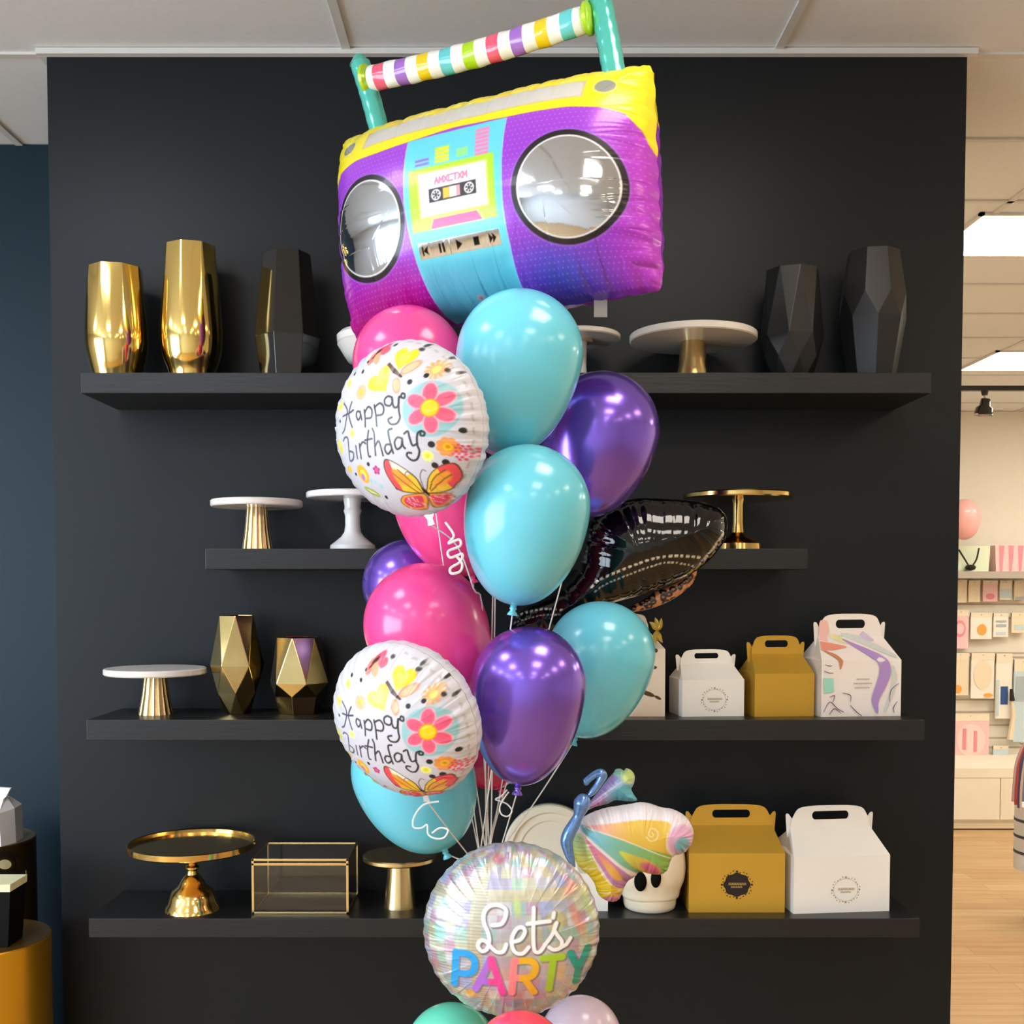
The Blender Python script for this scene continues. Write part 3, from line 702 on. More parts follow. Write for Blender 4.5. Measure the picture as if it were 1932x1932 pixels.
latex('pink latex balloon hidden behind the upper birthday balloon and its ribbon', 850, 945, 107, 1.35, 16, -.62, pink, group=G)
latex('purple metallic latex balloon peeking out at the left behind the pink one', 769, 1103, 85, 1.4, 25, -.46, purple, group=G)
latex('hot pink latex balloon in the middle left above the lower birthday balloon', 802, 1178, 116, 1.45, 22, -.82, pink, group=G)
latex('turquoise latex balloon at the right in front of the third shelf', 1133, 1237, 103, 1.56, -17, -.66, cyan, group=G, side=.004)
latex('purple metallic latex balloon in the centre, lowest and nearest of its colour', 998, 1290, 109, 1.78, -6, -.97, purple, group=G, extra=bow)
latex('turquoise latex balloon at the lower left under the second birthday balloon', 777, 1453, 115, 1.43, 22, -.74, cyan, group=G)
latex('deep pink latex balloon, only its tip showing behind the central purple one', 912, 1392, 70, 1.45, 18, -.53, magenta, group=G)
B = 'base balloons at the bottom edge'
latex('mint green latex balloon at the bottom edge, left of the coral one', 851, 1982, 89, 1.2, 0, -.90, green, string=False, group=B, pitch=8)
latex('coral red latex balloon at the bottom edge, in the middle', 981, 2004, 95, 1.2, 0, -1.16, coral, string=False, group=B)
latex('pale lilac latex balloon at the bottom edge, right of the coral one', 1096, 1957, 78, 1.2, 0, -.86, lilac, string=False, group=B, pitch=8)
# loose extra strings of the tall bouquet that belong to hidden knots
def anchor(): pass

# ------------------------------------------------------------------ printed foil balloons
def circ(R, n=120, wob=.0, k=36): return [(R * (1 + wob * math.sin(k * a)) * math.cos(a), R * (1 + wob * math.sin(k * a)) * math.sin(a)) for a in np.linspace(0, 2 * math.pi, n, endpoint=False)]
HBT = [
[(-0.516,0.429),(-0.459,0.372),(-0.439,0.299),(-0.519,0.149),(-0.593,0.105)],[(-0.336,0.396),(-0.406,0.289),(-0.396,0.195),(-0.376,0.119)],[(-0.536,0.285),(-0.416,0.285),(-0.316,0.299)],
[(-0.209,0.249),(-0.252,0.265),(-0.275,0.222),(-0.252,0.169),(-0.209,0.202),(-0.205,0.252),(-0.195,0.159)],[(-0.135,0.252),(-0.139,0.162),(-0.159,0.068)],[(-0.135,0.219),(-0.072,0.269),(-0.025,0.222),(-0.048,0.145),(-0.119,0.152)],
[(0.018,0.265),(0.022,0.155),(0.008,0.032)],[(0.018,0.239),(0.098,0.265),(0.139,0.205),(0.112,0.139),(0.035,0.145)],
[(0.255,0.289),(0.209,0.312),(0.165,0.289),(0.165,0.232),(0.222,0.205),(0.259,0.245),(0.255,0.289),(0.265,0.182),(0.316,0.175),(0.342,0.269)],[(0.409,0.282),(0.382,0.299),(0.366,0.262),(0.399,0.242),(0.409,0.265)],[(0.366,0.262),(0.339,0.259),(0.319,0.119),(0.316,0.045),(0.265,-0.005),(0.192,0.008),(0.172,0.062),(0.222,0.075)],
[(-0.606,0.018),(-0.556,0.045),(-0.499,0.018),(-0.536,-0.109),(-0.576,-0.215),(-0.503,-0.219),(-0.462,-0.155),(-0.539,-0.115)],[(-0.382,-0.095),(-0.416,-0.229)],[(-0.312,-0.088),(-0.352,-0.245)],[(-0.322,-0.125),(-0.252,-0.082),(-0.212,-0.109)],
[(-0.122,0.015),(-0.182,-0.105),(-0.219,-0.242),(-0.195,-0.259)],[(-0.209,-0.072),(-0.098,-0.082)],[(-0.062,0.022),(-0.052,-0.038),(-0.085,-0.162),(-0.115,-0.265)],[(-0.085,-0.172),(-0.018,-0.129),(-0.008,-0.192),(-0.015,-0.292)],
[(0.192,-0.045),(0.142,-0.058),(0.129,-0.182),(0.125,-0.299)],[(0.129,-0.205),(0.072,-0.192),(0.035,-0.235),(0.055,-0.292),(0.122,-0.259)],[(0.282,-0.175),(0.232,-0.152),(0.182,-0.195),(0.185,-0.269),(0.249,-0.252),(0.282,-0.182),(0.269,-0.249),(0.282,-0.285)],
[(0.322,-0.132),(0.369,-0.119),(0.369,-0.189),(0.376,-0.275),(0.429,-0.269)],[(0.523,-0.205),(0.492,-0.192),(0.509,-0.152),(0.539,-0.175),(0.526,-0.205)],[(0.509,-0.152),(0.466,-0.169),(0.429,-0.269),(0.426,-0.356),(0.369,-0.426),(0.312,-0.426),(0.275,-0.372),(0.292,-0.339),(0.332,-0.349)]]
def heart(cx, cy, s, rot):
    L = []
    for a in np.linspace(0, 2 * math.pi, 40, endpoint=False):
        x = 16 * math.sin(a) ** 3 / 16; y = (13 * math.cos(a) - 5 * math.cos(2 * a) - 2 * math.cos(3 * a) - math.cos(4 * a)) / 16
        r = math.radians(rot); L.append((cx + s * (x * math.cos(r) - y * math.sin(r)), cy + s * (x * math.sin(r) + y * math.cos(r))))
    return L
def birthday_print(R):
    def f(X, Zc):
        c = Canvas(X / R, Zc / R, 'cecdd6', .0, aa=.012)
        # teal disc with the pink flower
        c.disc(.64, .06, .285, .30, '93c4ca', soft=.02)
        for k in range(6):
            a = math.radians(k * 60 + 22); px, py = .645 + .15 * math.cos(a), .07 + .165 * math.sin(a)
            c.disc(px, py, .118, .082, 'f9a9b6', rot=math.degrees(a)); c.disc(px, py, .10, .066, 'ef5f80', rot=math.degrees(a))
            for o_ in (-.03, .0, .03): c.stroke([(.645 + .09 * math.cos(a) - o_ * math.sin(a), .07 + .09 * math.sin(a) + o_ * math.cos(a)), (.645 + .21 * math.cos(a) - o_ * math.sin(a), .07 + .21 * math.sin(a) + o_ * math.cos(a))], .004, 'e2486e', alpha=.5)
        c.disc(.645, .07, .098, .10, 'f0902c'); c.disc(.645, .07, .082, .085, 'f6cf1e')
        # heart winged butterfly
        for (x, y, s, r) in ((.385, .70, .135, -22), (.11, .515, .155, 28)):
            c.poly(heart(x, y, s * 1.08, r), 'e9b27c'); c.poly(heart(x, y, s, r), 'f6ea28', soft=.02); c.poly(heart(x, y, s * .55, r), 'fbf47e', alpha=.6, soft=.03)
        for (x, y, a, b_, r) in ((.475, .565, .12, .055, 20), (.318, .405, .05, .095, 4)): c.disc(x, y, a, b_, 'f29a7c', rot=r); c.disc(x, y, a * .78, b_ * .72, 'f9bd94', rot=r)
        c.poly([(.19, .675), (.215, .695), (.30, .60), (.395, .485), (.375, .475), (.27, .56)], '4a2b1a')
        # red and peach flower near the top
        for (x, y, a, b_, r, cc) in ((.03, .90, .10, .045, 30, 'e4506a'), (-.06, .83, .05, .09, -30, 'f08070'), (.02, .80, .045, .075, 10, 'f6a27c'), (.10, .87, .07, .05, -10, 'ea6076')): c.disc(x, y, a, b_, cc, rot=r)
        c.disc(-.01, .885, .045, .018, '3a1d14', rot=35); c.disc(-.05, .835, .035, .010, '3a1d14', rot=35)
        # small flowers
        def blossom(x, y, r, petal, core, n=8, k=.38):
            for i in range(n):
                a = 2 * math.pi * i / n; c.disc(x + r * .68 * math.cos(a), y + r * .68 * math.sin(a), r * k, r * k, petal)
            c.disc(x, y, r * .62, r * .62, petal); c.disc(x, y, r * .45, r * .45, core)
        blossom(.70, -.372, .10, 'ef9a4e', 'f4c81c'); c.disc(.70, -.372, .02, .02, 'e58f1a')
        for i in range(22):
            a = i * 2.4; rr = .02 * math.sqrt(i); c.disc(.80 + rr * math.cos(a), -.46 + rr * math.sin(a), .013, .013, 'e8476a')
        blossom(.49, -.42, .058, 'f3ef8f', 'e6df2a'); blossom(-.17, .462, .075, 'f7b48c', 'f6c02c', k=.5); blossom(-.416, .636, .06, 'f6f09a', 'e9e04a'); blossom(-.40, .052, .055, 'f8f0a4', 'efe04e')
        for i in range(12):
            a = i * math.pi / 6; c.stroke([(.726 + .03 * math.cos(a), .476 + .03 * math.sin(a)), (.726 + .095 * math.cos(a), .476 + .095 * math.sin(a))], .014, 'f2b070', smooth=False)
        c.disc(.726, .476, .04, .04, 'f7dc7c'); c.disc(-.42, -.41, .085, .11, 'f2b23a', rot=20); c.disc(-.42, -.42, .05, .065, 'f8d85a'); c.disc(-.44, -.44, .03, .04, 'c07cc8')
        blossom(-.182, -.419, .05, 'c23a78', 'e06a9c', n=5); c.disc(-.42, -.62, .12, .035, 'a4ad4a', rot=-38); c.disc(-.42, -.62, .07, .012, 'e6ecc8', rot=-38)
        blossom(-.60, .42, .06, 'f4e37a', 'eccc3e'); c.disc(-.72, -.02, .05, .09, 'e8da5a', rot=10); c.disc(-.66, -.30, .05, .04, 'f1c04a')
        for (x, y) in ((-.28, -.53), (-.22, -.60), (-.34, -.50)): c.disc(x, y, .022, .03, 'a9cfe0', rot=20)
        # dots
        for (x, y, r) in ((.873, -.235, .03), (.566, -.312, .034), (.626, -.526, .032), (.513, -.533, .032), (.472, .402, .028), (.639, .43, .026), (-.169, .70, .022), (-.356, .73, .02), (-.27, -.33, .022), (-.12, .80, .016), (-.02, -.66, .022), (-.25, -.72, .02), (.56, .80, .02), (.80, .60, .02), (.89, .40, .02), (-.62, .25, .018), (-.56, -.38, .018)): c.disc(x, y, r, r, '1a1a1e')
        # big butterfly
        ul = [(.265, -.753), (.265, -.60), (.135, -.43), (-.0, -.335), (-.062, -.416), (-.058, -.563), (-.005, -.699), (.219, -.786)]
        ur = [(.295, -.76), (.40, -.63), (.55, -.55), (.69, -.55), (.70, -.64), (.62, -.74), (.469, -.82), (.285, -.80)]
        ll = [(.25, -.80), (.10, -.765), (-.022, -.762), (-.09, -.82), (-.05, -.90), (.06, -.945), (.17, -.93)]
        lr = [(.27, -.81), (.38, -.825), (.469, -.84), (.45, -.88), (.37, -.93), (.27, -.955), (.20, -.94)]
        for P in (ul, ur): Q = spl(P, 5, True); c.poly(Q, '5a3a26'); m_ = Q.mean(0); c.poly(m_ + (Q - m_) * .93, lambda x, y: np.where((np.abs(x - .28) > .24)[..., None], np.array([.93, .30, .34]), np.where((y > -.56)[..., None], np.array([.96, .94, .82]), np.array([.95, .78, .22])))); c.poly(m_ + (Q - m_) * .5, 'f2a23a', soft=.03)
        for P in (ll, lr): Q = spl(P, 5, True); c.poly(Q, '8a4a26'); m_ = Q.mean(0); c.poly(m_ + (Q - m_) * .93, 'f2a63c'); c.poly(m_ + (Q - m_) * .72, 'e6405e')
        for i in range(26): c.disc(.0 + .13 * math.cos(i * 1.9) * ((i % 5) / 5 + .2) + .06, -.85 + .05 * math.sin(i * 1.3), .009, .009, 'f7b6c4')
        for i in range(16): c.disc(.34 + .08 * math.cos(i * 1.7), -.875 + .035 * math.sin(i * 1.1), .008, .008, 'f7b6c4')
        for L in ([(.20, -.78), (.10, -.62), (.02, -.50)], [(.23, -.76), (.18, -.62), (.10, -.48)], [(.33, -.78), (.46, -.72), (.60, -.66)], [(.33, -.76), (.44, -.66), (.58, -.60)]): c.stroke(L, .005, '7a4a22')
        c.disc(.272, -.775, .022, .05, '1c1410', rot=10); c.stroke([(.27, -.74), (.26, -.62), (.20, -.53), (.16, -.55)], .004, '5b5250'); c.stroke([(.28, -.74), (.31, -.62), (.37, -.55), (.40, -.57)], .004, '5b5250')
        for L in HBT: c.stroke(L, .0105, lambda x, y: np.clip(np.array([.13, .11, .13]) + np.clip(-x - .0, 0, .6)[..., None] * np.array([.40, .42, .55]), 0, 1))
        # dashed line and seam prints near the rim
        c.stroke([(.97 * math.cos(a), .97 * math.sin(a)) for a in np.linspace(-1.1, 1.3, 40)], .004, '8b8a7e', dash=.13, smooth=False, alpha=.6)
        for a in (.5, .95, 1.35): c.disc(.93 * math.cos(a), .93 * math.sin(a), .018, .03, '33302e', rot=math.degrees(a))
        return c
    return f
foil_white = paintmat('white_printed_foil', r0=.36, r1=.1, coat=.15, bump=.10)
def disc_balloon(label, c, Y, Rp, tr, pose, printer, m, crease, n=300, name='foil_balloon', via=None, strg=True):
    s = sc(Y); R = Rp / s; T = tr * R; M = rotm(*pose); C = at(*c, Y)
    neck = Vector(M @ np.array([0, 0, -R])) + C
    t = thing(name, label, 'balloon', neck)
    foil('envelope', t, circ(R, 160, .006, 40), lambda x, z, d: T * np.clip(1 - (1 - np.clip(d / R, 0, 1)) ** 2, 0, 1) ** .5, printer(R), m, M, C, n=n, crease=crease)
    K = MB(); dn = Vector(M @ np.array([0, 0, -1])); sd = Vector(M @ np.array([1, 0, 0]))
    V = [neck + sd * a + dn * b + Vector((0, e, 0)) for e in (-.002, .002) for a, b in ((-.018, -.008), (.018, -.008), (.006, .008), (.008, .020), (-.008, .020), (-.006, .008))]
    K.add(V, [(0, 1, 2, 3, 4, 5), (11, 10, 9, 8, 7, 6)] + [(i, i + 6, (i + 1) % 6 + 6, (i + 1) % 6) for i in range(6)])
    K.build('filling_tail', m, t, smooth=False)
    me = t.children[-1].data; a_ = me.color_attributes.new('print', 'FLOAT_COLOR', 'POINT'); a_.data.foreach_set('color', np.tile([.62, .62, .66, .3], len(me.vertices)).astype(np.float32))
    if strg:
        e = TIE + Vector((rng.uniform(-.015, .01), 0, 0)); ribbon(t, (via or []) and [neck + dn * .012] + [Vector(q) for q in spl([tuple(neck + dn * .02)] + [tuple(at(*q)) for q in via] + [tuple(e)], 5)] + [Vector(TIE2)] or sag(neck + dn * .02 + Vector((0, .004, 0)), e, .002, 8) + [Vector(TIE2)])
    return t, neck
hb1, nk = disc_balloon('round white birthday foil balloon with flowers, the upper one of two', (775, 810), -1.06, 163, .62, (12, -33, 0), birthday_print, foil_white, (.006, .028, .045), via=[(862, 1030, -.99), (893, 1110, -.93), (912, 1180, -.84)])
P = [at(x, y, -1.06) for x, y in [(840, 985), (856, 1010), (846, 1025), (866, 1018), (868, 1030), (846, 1040), (850, 1052), (872, 1045), (868, 1060), (850, 1072), (852, 1082), (868, 1078), (872, 1064), (862, 1050)]]
ribbon(hb1, [Vector(q) for q in spl(P, 6)], .0026, 'ribbon_curl')
hb2, nk2 = disc_balloon('round white birthday foil balloon with flowers, the lower one of two', (767, 1357), -1.10, 156, .62, (12, -33, 15), birthday_print, foil_white, (.006, .028, .045))
P = [at(x, y, -1.10) for x, y in [(828, 1512), (800, 1518), (782, 1540), (780, 1560), (795, 1562), (806, 1556), (808, 1574), (822, 1582), (838, 1580), (845, 1566), (830, 1562), (815, 1572)]]
ribbon(hb2, [Vector(q) for q in spl(P, 6)], .0018, 'ribbon_curl', mat('clear_ribbon', 'e9f4f6', rough=.2))

# --- Let's PARTY balloon
def zu(L): return [((790 + a * .1874 - 965) / 168, (1753 - 1570 - b * .1874) / 168) for a, b in L]
def party_print(R):
    def f(X, Zc):
        c = Canvas(X / R, Zc / R, 'd5d6d6', .75, aa=.012)
        u = X / R; v = Zc / R; q = np.sqrt(np.clip(1 - v * v, .02, 1)); lo = np.arcsin(np.clip(u / q, -1, 1)); la = np.arcsin(np.clip(v, -1, 1))
        i = np.floor(lo / .17).astype(int) + 40; j = np.floor(la / .15).astype(int) + 40
        pal = np.array([[.78, .82, .95], [.86, .84, .92], [.78, .92, .90], [.92, .93, .80], [.96, .88, .84], [.90, .90, .93], [.82, .80, .88], [.93, .80, .86], [.80, .93, .84], [.95, .95, .93], [.88, .90, .95], [.93, .90, .76]])
        k = (i * 7919 + j * 104729 + (i * j) * 31) % 12
        lw = ((np.sin(lo * 37) > .93) | (np.sin(la * 42) > .93))
        c.C = (pal[k] * .86 + np.array([-.01, .0, .03])) * np.where(lw, 1.04, 1)[..., None]; c.M = np.where(k % 3 == 0, .30, .55)
        # fine disco mirror lines at the left
        fine = (np.sin(la * 170) > .2) & (u < -.25) ; c.C = np.where(fine[..., None], c.C * .90, c.C)
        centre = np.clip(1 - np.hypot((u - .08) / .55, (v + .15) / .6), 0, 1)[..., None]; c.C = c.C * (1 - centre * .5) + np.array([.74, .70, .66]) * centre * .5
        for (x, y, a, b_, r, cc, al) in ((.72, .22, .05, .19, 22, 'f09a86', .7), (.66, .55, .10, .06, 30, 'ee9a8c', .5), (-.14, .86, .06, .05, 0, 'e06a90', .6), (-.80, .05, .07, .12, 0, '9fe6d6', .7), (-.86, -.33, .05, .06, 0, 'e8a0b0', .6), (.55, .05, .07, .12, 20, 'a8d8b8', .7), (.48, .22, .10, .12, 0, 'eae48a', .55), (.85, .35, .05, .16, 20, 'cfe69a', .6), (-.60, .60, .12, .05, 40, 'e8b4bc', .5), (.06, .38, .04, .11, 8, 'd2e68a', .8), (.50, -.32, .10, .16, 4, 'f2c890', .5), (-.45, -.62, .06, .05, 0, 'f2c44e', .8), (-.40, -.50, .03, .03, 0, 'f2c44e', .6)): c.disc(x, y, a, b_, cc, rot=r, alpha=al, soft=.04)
        lets = [[(745, 805), (830, 790), (872, 720), (872, 650), (800, 612), (715, 625), (662, 690), (660, 780), (700, 880), (712, 960), (690, 1040), (640, 1065), (602, 1020), (620, 965), (670, 960), (730, 1020), (790, 1068), (850, 1060), (880, 990)],
                [(950, 962), (1020, 940), (1062, 870), (1040, 825), (985, 835), (940, 910), (935, 1000), (970, 1070), (1040, 1082), (1100, 1020)], [(1150, 640), (1146, 800), (1146, 960), (1160, 1060), (1210, 1070), (1262, 1000)], [(1088, 792), (1200, 782), (1310, 775)], [(1350, 700), (1342, 745)],
                [(1262, 1000), (1330, 910), (1376, 800), (1352, 860), (1385, 920), (1428, 985), (1415, 1045), (1350, 1060), (1300, 1030)], [(1415, 1045), (1470, 1020), (1515, 960)]]
        W = 20 * .1874 / 168
        party = [('1f9ade', [[(362, 1450), (372, 1270), (382, 1100)], [(382, 1105), (500, 1105), (565, 1170), (555, 1270), (490, 1315), (375, 1315)]]),
                 (lambda x, y: np.where((x < zu([(700, 0)])[0][0])[..., None], np.array([.66, .42, .82]), np.array([.91, .28, .58])), [[(575, 1475), (725, 1145)], [(735, 1145), (845, 1500)], [(650, 1385), (790, 1385)]]),
                 (lambda x, y: np.where((x < zu([(1010, 0)])[0][0])[..., None], np.array([.95, .54, .52]), np.array([.91, .70, .16])), [[(935, 1500), (958, 1155)], [(965, 1160), (1110, 1160), (1165, 1215), (1150, 1300), (1080, 1340), (955, 1335)], [(1060, 1345), (1155, 1500)]]),
                 ('a4cc2e', [[(1240, 1142), (1435, 1142)], [(1345, 1150), (1305, 1480)]]),
                 ('1f9e8a', [[(1515, 1115), (1600, 1290)], [(1695, 1090), (1600, 1290), (1575, 1440)]])]
        for L in lets: c.stroke([(x + .012, y - .012) for x, y in zu(L)], W * 1.35, '5e5a5c', metal=.1, alpha=.7)
        for cc, LL in party:
            for L in LL: c.stroke([(x + .014, y - .010) for x, y in zu(L)], W * 2.05, '5e5a5c', metal=.1, alpha=.55, smooth=len(L) > 3)
        for cc, LL in party:
            for L in LL: c.stroke(zu(L), W * 1.75, cc, metal=0, smooth=len(L) > 3)
        for L in lets: c.stroke(zu(L), W, 'f6f4f1', metal=0)
        return c
    return f
foil_holo = paintmat('holographic_foil', r0=.42, r1=.20, coat=.12, bump=.25)
disc_balloon('round holographic foil balloon reading Lets Party, low in the middle', (965, 1753), -1.02, 168, .50, (0, 0, 0), party_print, foil_holo, (.007, .03, .05), n=330, strg=False)

# --- boombox balloon
BW, BH, BT = .3743, .2306, .1912
BM = rotm(2.7185, -24.5866, -.7862); BC = at(932.965, 399.2222, -.7)
def rrect(W_, H_, r, n=10, scal=0):
    L = []
    for cx, cz, a0 in ((W_ - r, H_ - r, 0), (-W_ + r, H_ - r, 90), (-W_ + r, -H_ + r, 180), (W_ - r, -H_ + r, 270)):
        for k in range(n + 1):
            a = math.radians(a0 + 90 * k / n); L.append((cx + r * math.cos(a), cz + r * math.sin(a)))
    if scal:
        L = np.array(L); out = []
        for i in range(len(L)):
            a, b_ = L[i], L[(i + 1) % len(L)]; m_ = max(1, int(np.hypot(*(b_ - a)) / .004))
            for k in range(m_): out.append(a + (b_ - a) * k / m_)
        out = np.array(out); s_ = np.arange(len(out)) * .004; f_ = 1 - scal * (.5 + .5 * np.sin(s_ * 2 * math.pi / .05 + 1.5 * np.sin(s_ * 20))) ; L = out * f_[:, None]
    return [tuple(q) for q in L]
def boom_h(x, z, d):
    u = np.clip(np.abs(x / BW), 0, 1); v = np.clip(np.abs(z / BH), 0, 1)
    return BT * np.sqrt(np.clip((1 - u ** 3.2) * (1 - v ** 2.4), 0, 1)) * np.clip(d / .006, 0, 1) ** .5
def boom_print(X, Zc):
    u = X / BW; v = Zc / BH; k = BW / BH
    # canvas in units of BW both ways so that circles stay circles
    c = Canvas(X / BW, Zc / BW, '8f35c4', .0, aa=.006); Q = 1 / k
    def V(L): return [(a, b_ * Q) for a, b_ in L]
    # purple ground running from magenta to violet to blue, dotted
    m1 = np.clip((-v - .45) / .5, 0, 1) * np.clip((-u + .0) / .4, 0, 1); m2 = np.clip((-v - .45) / .4, 0, 1) * np.clip((u - .15) / .3, 0, 1) * np.clip((.85 - u) / .3, 0, 1); m3 = np.clip((u - .72) / .25, 0, 1)
    C = c.C; C = C * (1 - m1[..., None]) + np.array([.72, .03, .50]) * m1[..., None]; C = C * (1 - m2[..., None]) + np.array([.30, .28, .72]) * m2[..., None]; C = C * (1 - m3[..., None] * .6) + np.array([.80, .22, .76]) * m3[..., None] * .6
    m4 = np.clip((v - .1) / .5, 0, 1) * .5; C = C * (1 - m4[..., None]) + np.array([.68, .32, .82]) * m4[..., None]
    sp = .0265; gx = u / sp; gy = v * Q / sp; row = np.floor(gy); fx = (gx + .5 * (row % 2)) % 1 - .5; fy = gy % 1 - .5
    dt = np.clip((.20 - np.hypot(fx, fy)) / .16, 0, 1)[..., None] * .55; c.C = C * (1 - dt) + np.array([.86, .62, .93]) * dt
    # yellow band above, its lower edge swinging down at both ends
    top = V([(-1.1, 1.2), (-1.1, -.02), (-.985, .20), (-.93, .36), (-.854, .47), (-.70, .50), (-.53, .488), (-.30, .502), (-.03, .536), (.29, .514), (.63, .511), (.80, .488), (.90, .44), (.96, .33), (1.0, .15), (1.1, -.02), (1.1, 1.2)])
    c.poly(top, 'f3df1c')
    c.poly(V([(-.655, .60), (-.645, .79), (.705, .79), (.70, .60)]), 'cbb98a'); c.poly(V([(-.64, .615), (-.632, .775), (.692, .775), (.687, .615)]), 'dcd9d2', metal=.25)
    for sx in (-1, 1): c.disc(sx * .80, .708 * Q, .062, .052, 'ddd65a'); c.disc(sx * .80, .708 * Q, .050, .042, 'b9bcb8', metal=.6)
    # centre panel
    cp = V([(-.298, .50), (-.312, .216), (-.318, -.08), (-.30, -.40), (-.285, -.78), (-.27, -1.05), (.255, -1.05), (.258, -.88), (.272, -.6), (.268, -.256), (.276, .116), (.296, .505)])
    c.poly(np.array(cp) * np.array([1.03, 1]), '8fc0ea'); c.poly(cp, '62cbdc'); c.poly(V([(-.27, -.62), (.24, -.62), (.24, -1.05), (-.26, -1.05)]), '4fb6cf', alpha=.6, soft=.05)
    def bars(x0, x1, y0, y1, n, cc, lc, sl=0):
        c.poly(V([(x0, y0), (x1, y0), (x1, y1), (x0, y1)]), lc, alpha=.55, soft=.012)
        h = (y1 - y0) / n
        for i in range(n): c.poly(V([(x0, y0 + h * (i + .15)), (x1, y0 + h * (i + .15)), (x1, y0 + h * (i + .72)), (x0, y0 + h * (i + .72))]), cc)
    bars(-.245, -.158, .222, .30, 2, '7d70d6', '8fb8e4'); bars(-.118, -.034, .22, .37, 4, 'f3dc14', 'd9e24a'); bars(.014, .08, .235, .312, 3, '9be05c', '8adcb0'); bars(.125, .206, .20, .46, 7, 'ef7fae', 'e78fb8')
    c.poly(V([(-.288, .203), (.235, .203), (.235, -.345), (-.285, -.345)]), 'aadd1e', soft=.012); c.poly(V([(-.232, .155), (.197, .155), (.197, -.238), (-.225, -.238)]), 'dff07a', soft=.02)
    c.poly(V([(-.222, .147), (.188, .147), (.188, -.228), (-.217, -.228)]), 'eceaf2')
    c.poly(V([(-.18, -.345), (-.155, -.25), (.13, -.25), (.16, -.345)]), 'e6d45a'); c.poly(V([(-.168, -.34), (-.145, -.262), (.12, -.262), (.148, -.34)]), 'ee3f7c')
    c.stroke(V([(-.217, -.045), (.188, -.045)]), .0015, 'b9b8c4', smooth=False); c.poly(V([(-.162, .002), (.127, .002), (.127, -.118), (-.162, -.118)]), '2b2426')
    for x in (-.118, .085):
        c.disc(x, -.058 * Q, .030, .030, 'd9d6d6'); c.disc(x, -.058 * Q, .022, .022, '3b3436')
        for a in range(0, 360, 60): ar = math.radians(a + 10); c.stroke([(x + .012 * math.cos(ar), -.058 * Q + .012 * math.sin(ar)), (x + .026 * math.cos(ar), -.058 * Q + .026 * math.sin(ar))], .0035, 'e4e2e2', smooth=False)
    c.poly(V([(-.075, -.012), (-.035, -.012), (-.035, -.105), (-.075, -.105)]), 'd8b83a'); c.poly(V([(-.035, -.012), (.010, -.012), (.010, -.105), (-.035, -.105)]), 'e8dccb'); c.poly(V([(.010, -.012), (.030, -.012), (.030, -.105), (.010, -.105)]), 'e59aa0')
    # tape title, drawn as the balloon prints it
    def G(L, x): return [(x + a * .022, (.040 + b_ * .052) * Q) for a, b_ in L]
    glyph = dict(A=[[(0, 0), (.5, 1), (1, 0)], [(.22, .4), (.78, .4)]], M=[[(0, 0), (0, 1), (.5, .35), (1, 1), (1, 0)]], X=[[(0, 0), (1, 1)], [(0, 1), (1, 0)]], C=[[(1, 1), (0, 1), (0, 0), (1, 0)]], T=[[(0, 1), (1, 1)], [(.5, 1), (.5, 0)]], I=[[(.5, 0), (.5, 1)]])
    x = -.122
    for ch in 'AMXCTXM':
        for L in glyph[ch]: c.stroke(G(L, x), .0042, 'ea6f8e', smooth=False)
        x += .029
    # silver control strip
    c.poly(V([(-.268, -.437), (.232, -.437), (.232, -.567), (-.268, -.567)]), 'b6b2aa', metal=.9)
    ic = '14100f'
    def I(cx, P): return [(cx + a * .020, (-.502 + b_ * .036) * Q) for a, b_ in P]
    c.poly(I(-.227, [(-1, -1), (-.6, -1), (-.6, 1), (-1, 1)]), ic); c.poly(I(-.227, [(-.6, 0), (.9, 1), (.5, 0), (.9, -1)]), ic)
    for o_ in (-.55, .55): c.poly(I(-.124, [(o_ - .28, -1), (o_ + .28, -1), (o_ + .28, 1), (o_ - .28, 1)]), ic)
    c.poly(I(-.015, [(-.8, -1.1), (.9, 0), (-.8, 1.1)]), ic); c.poly(I(.090, [(-.8, -.9), (.8, -.9), (.8, .9), (-.8, .9)]), ic)
    for o_ in (-.9, .15): c.poly(I(.185, [(o_, -1.05), (o_ + 1.05, 0), (o_, 1.05)]), ic)
    # little foil emblem near the bottom
    for a in range(0, 360, 40): ar = math.radians(a); c.disc(.0 + .016 * math.cos(ar), -.905 * Q + .010 * math.sin(ar), .008, .004, 'd5dce2', rot=a, metal=.5)
    c.disc(0, -.905 * Q, .008, .006, '8a9aa4')
    # speakers, bare mirror foil
    for sx in (-1, 1):
        cx, cz = sx * .618, -.172 * Q
        c.disc(cx, cz, .300, .300, '9a63c8', alpha=.6); c.disc(cx, cz, .290, .290, '191319'); c.disc(cx, cz, .262, .262, 'e6e4e2', metal=.2); c.disc(cx, cz, .253, .253, 'd3d9df', metal=1.0)
    return c
def boom_back(X, Zc): c = Canvas(X / BW, Zc / BW, '9b3fc8', .0); c.poly([(-1.1, .3), (1.1, .3), (1.1, 1), (-1.1, 1)], 'f3df1c'); return c
boom_foil = paintmat('boombox_foil', r0=.30, r1=.08, coat=.22, floor_metal=.10, bump=.02)
t = thing('foil_balloon', 'large purple and yellow boombox foil balloon at the top of the bouquet', 'balloon', BC + Vector(BM @ np.array([0, 0, -BH])))
foil('envelope', t, rrect(BW, BH, .018, scal=.010), boom_h, boom_print, boom_foil, BM, BC, n=620, crease=(.011, .040, .075), backpaint=boom_back)
def bl(x, y, z): return Vector(BM @ np.array([x, y, z])) + BC
teal_foil = mat('teal_foil', '5fcfc0', rough=.16, metal=.35, coat=.5, nscale=12, noise='48b8ac', bump=.3)
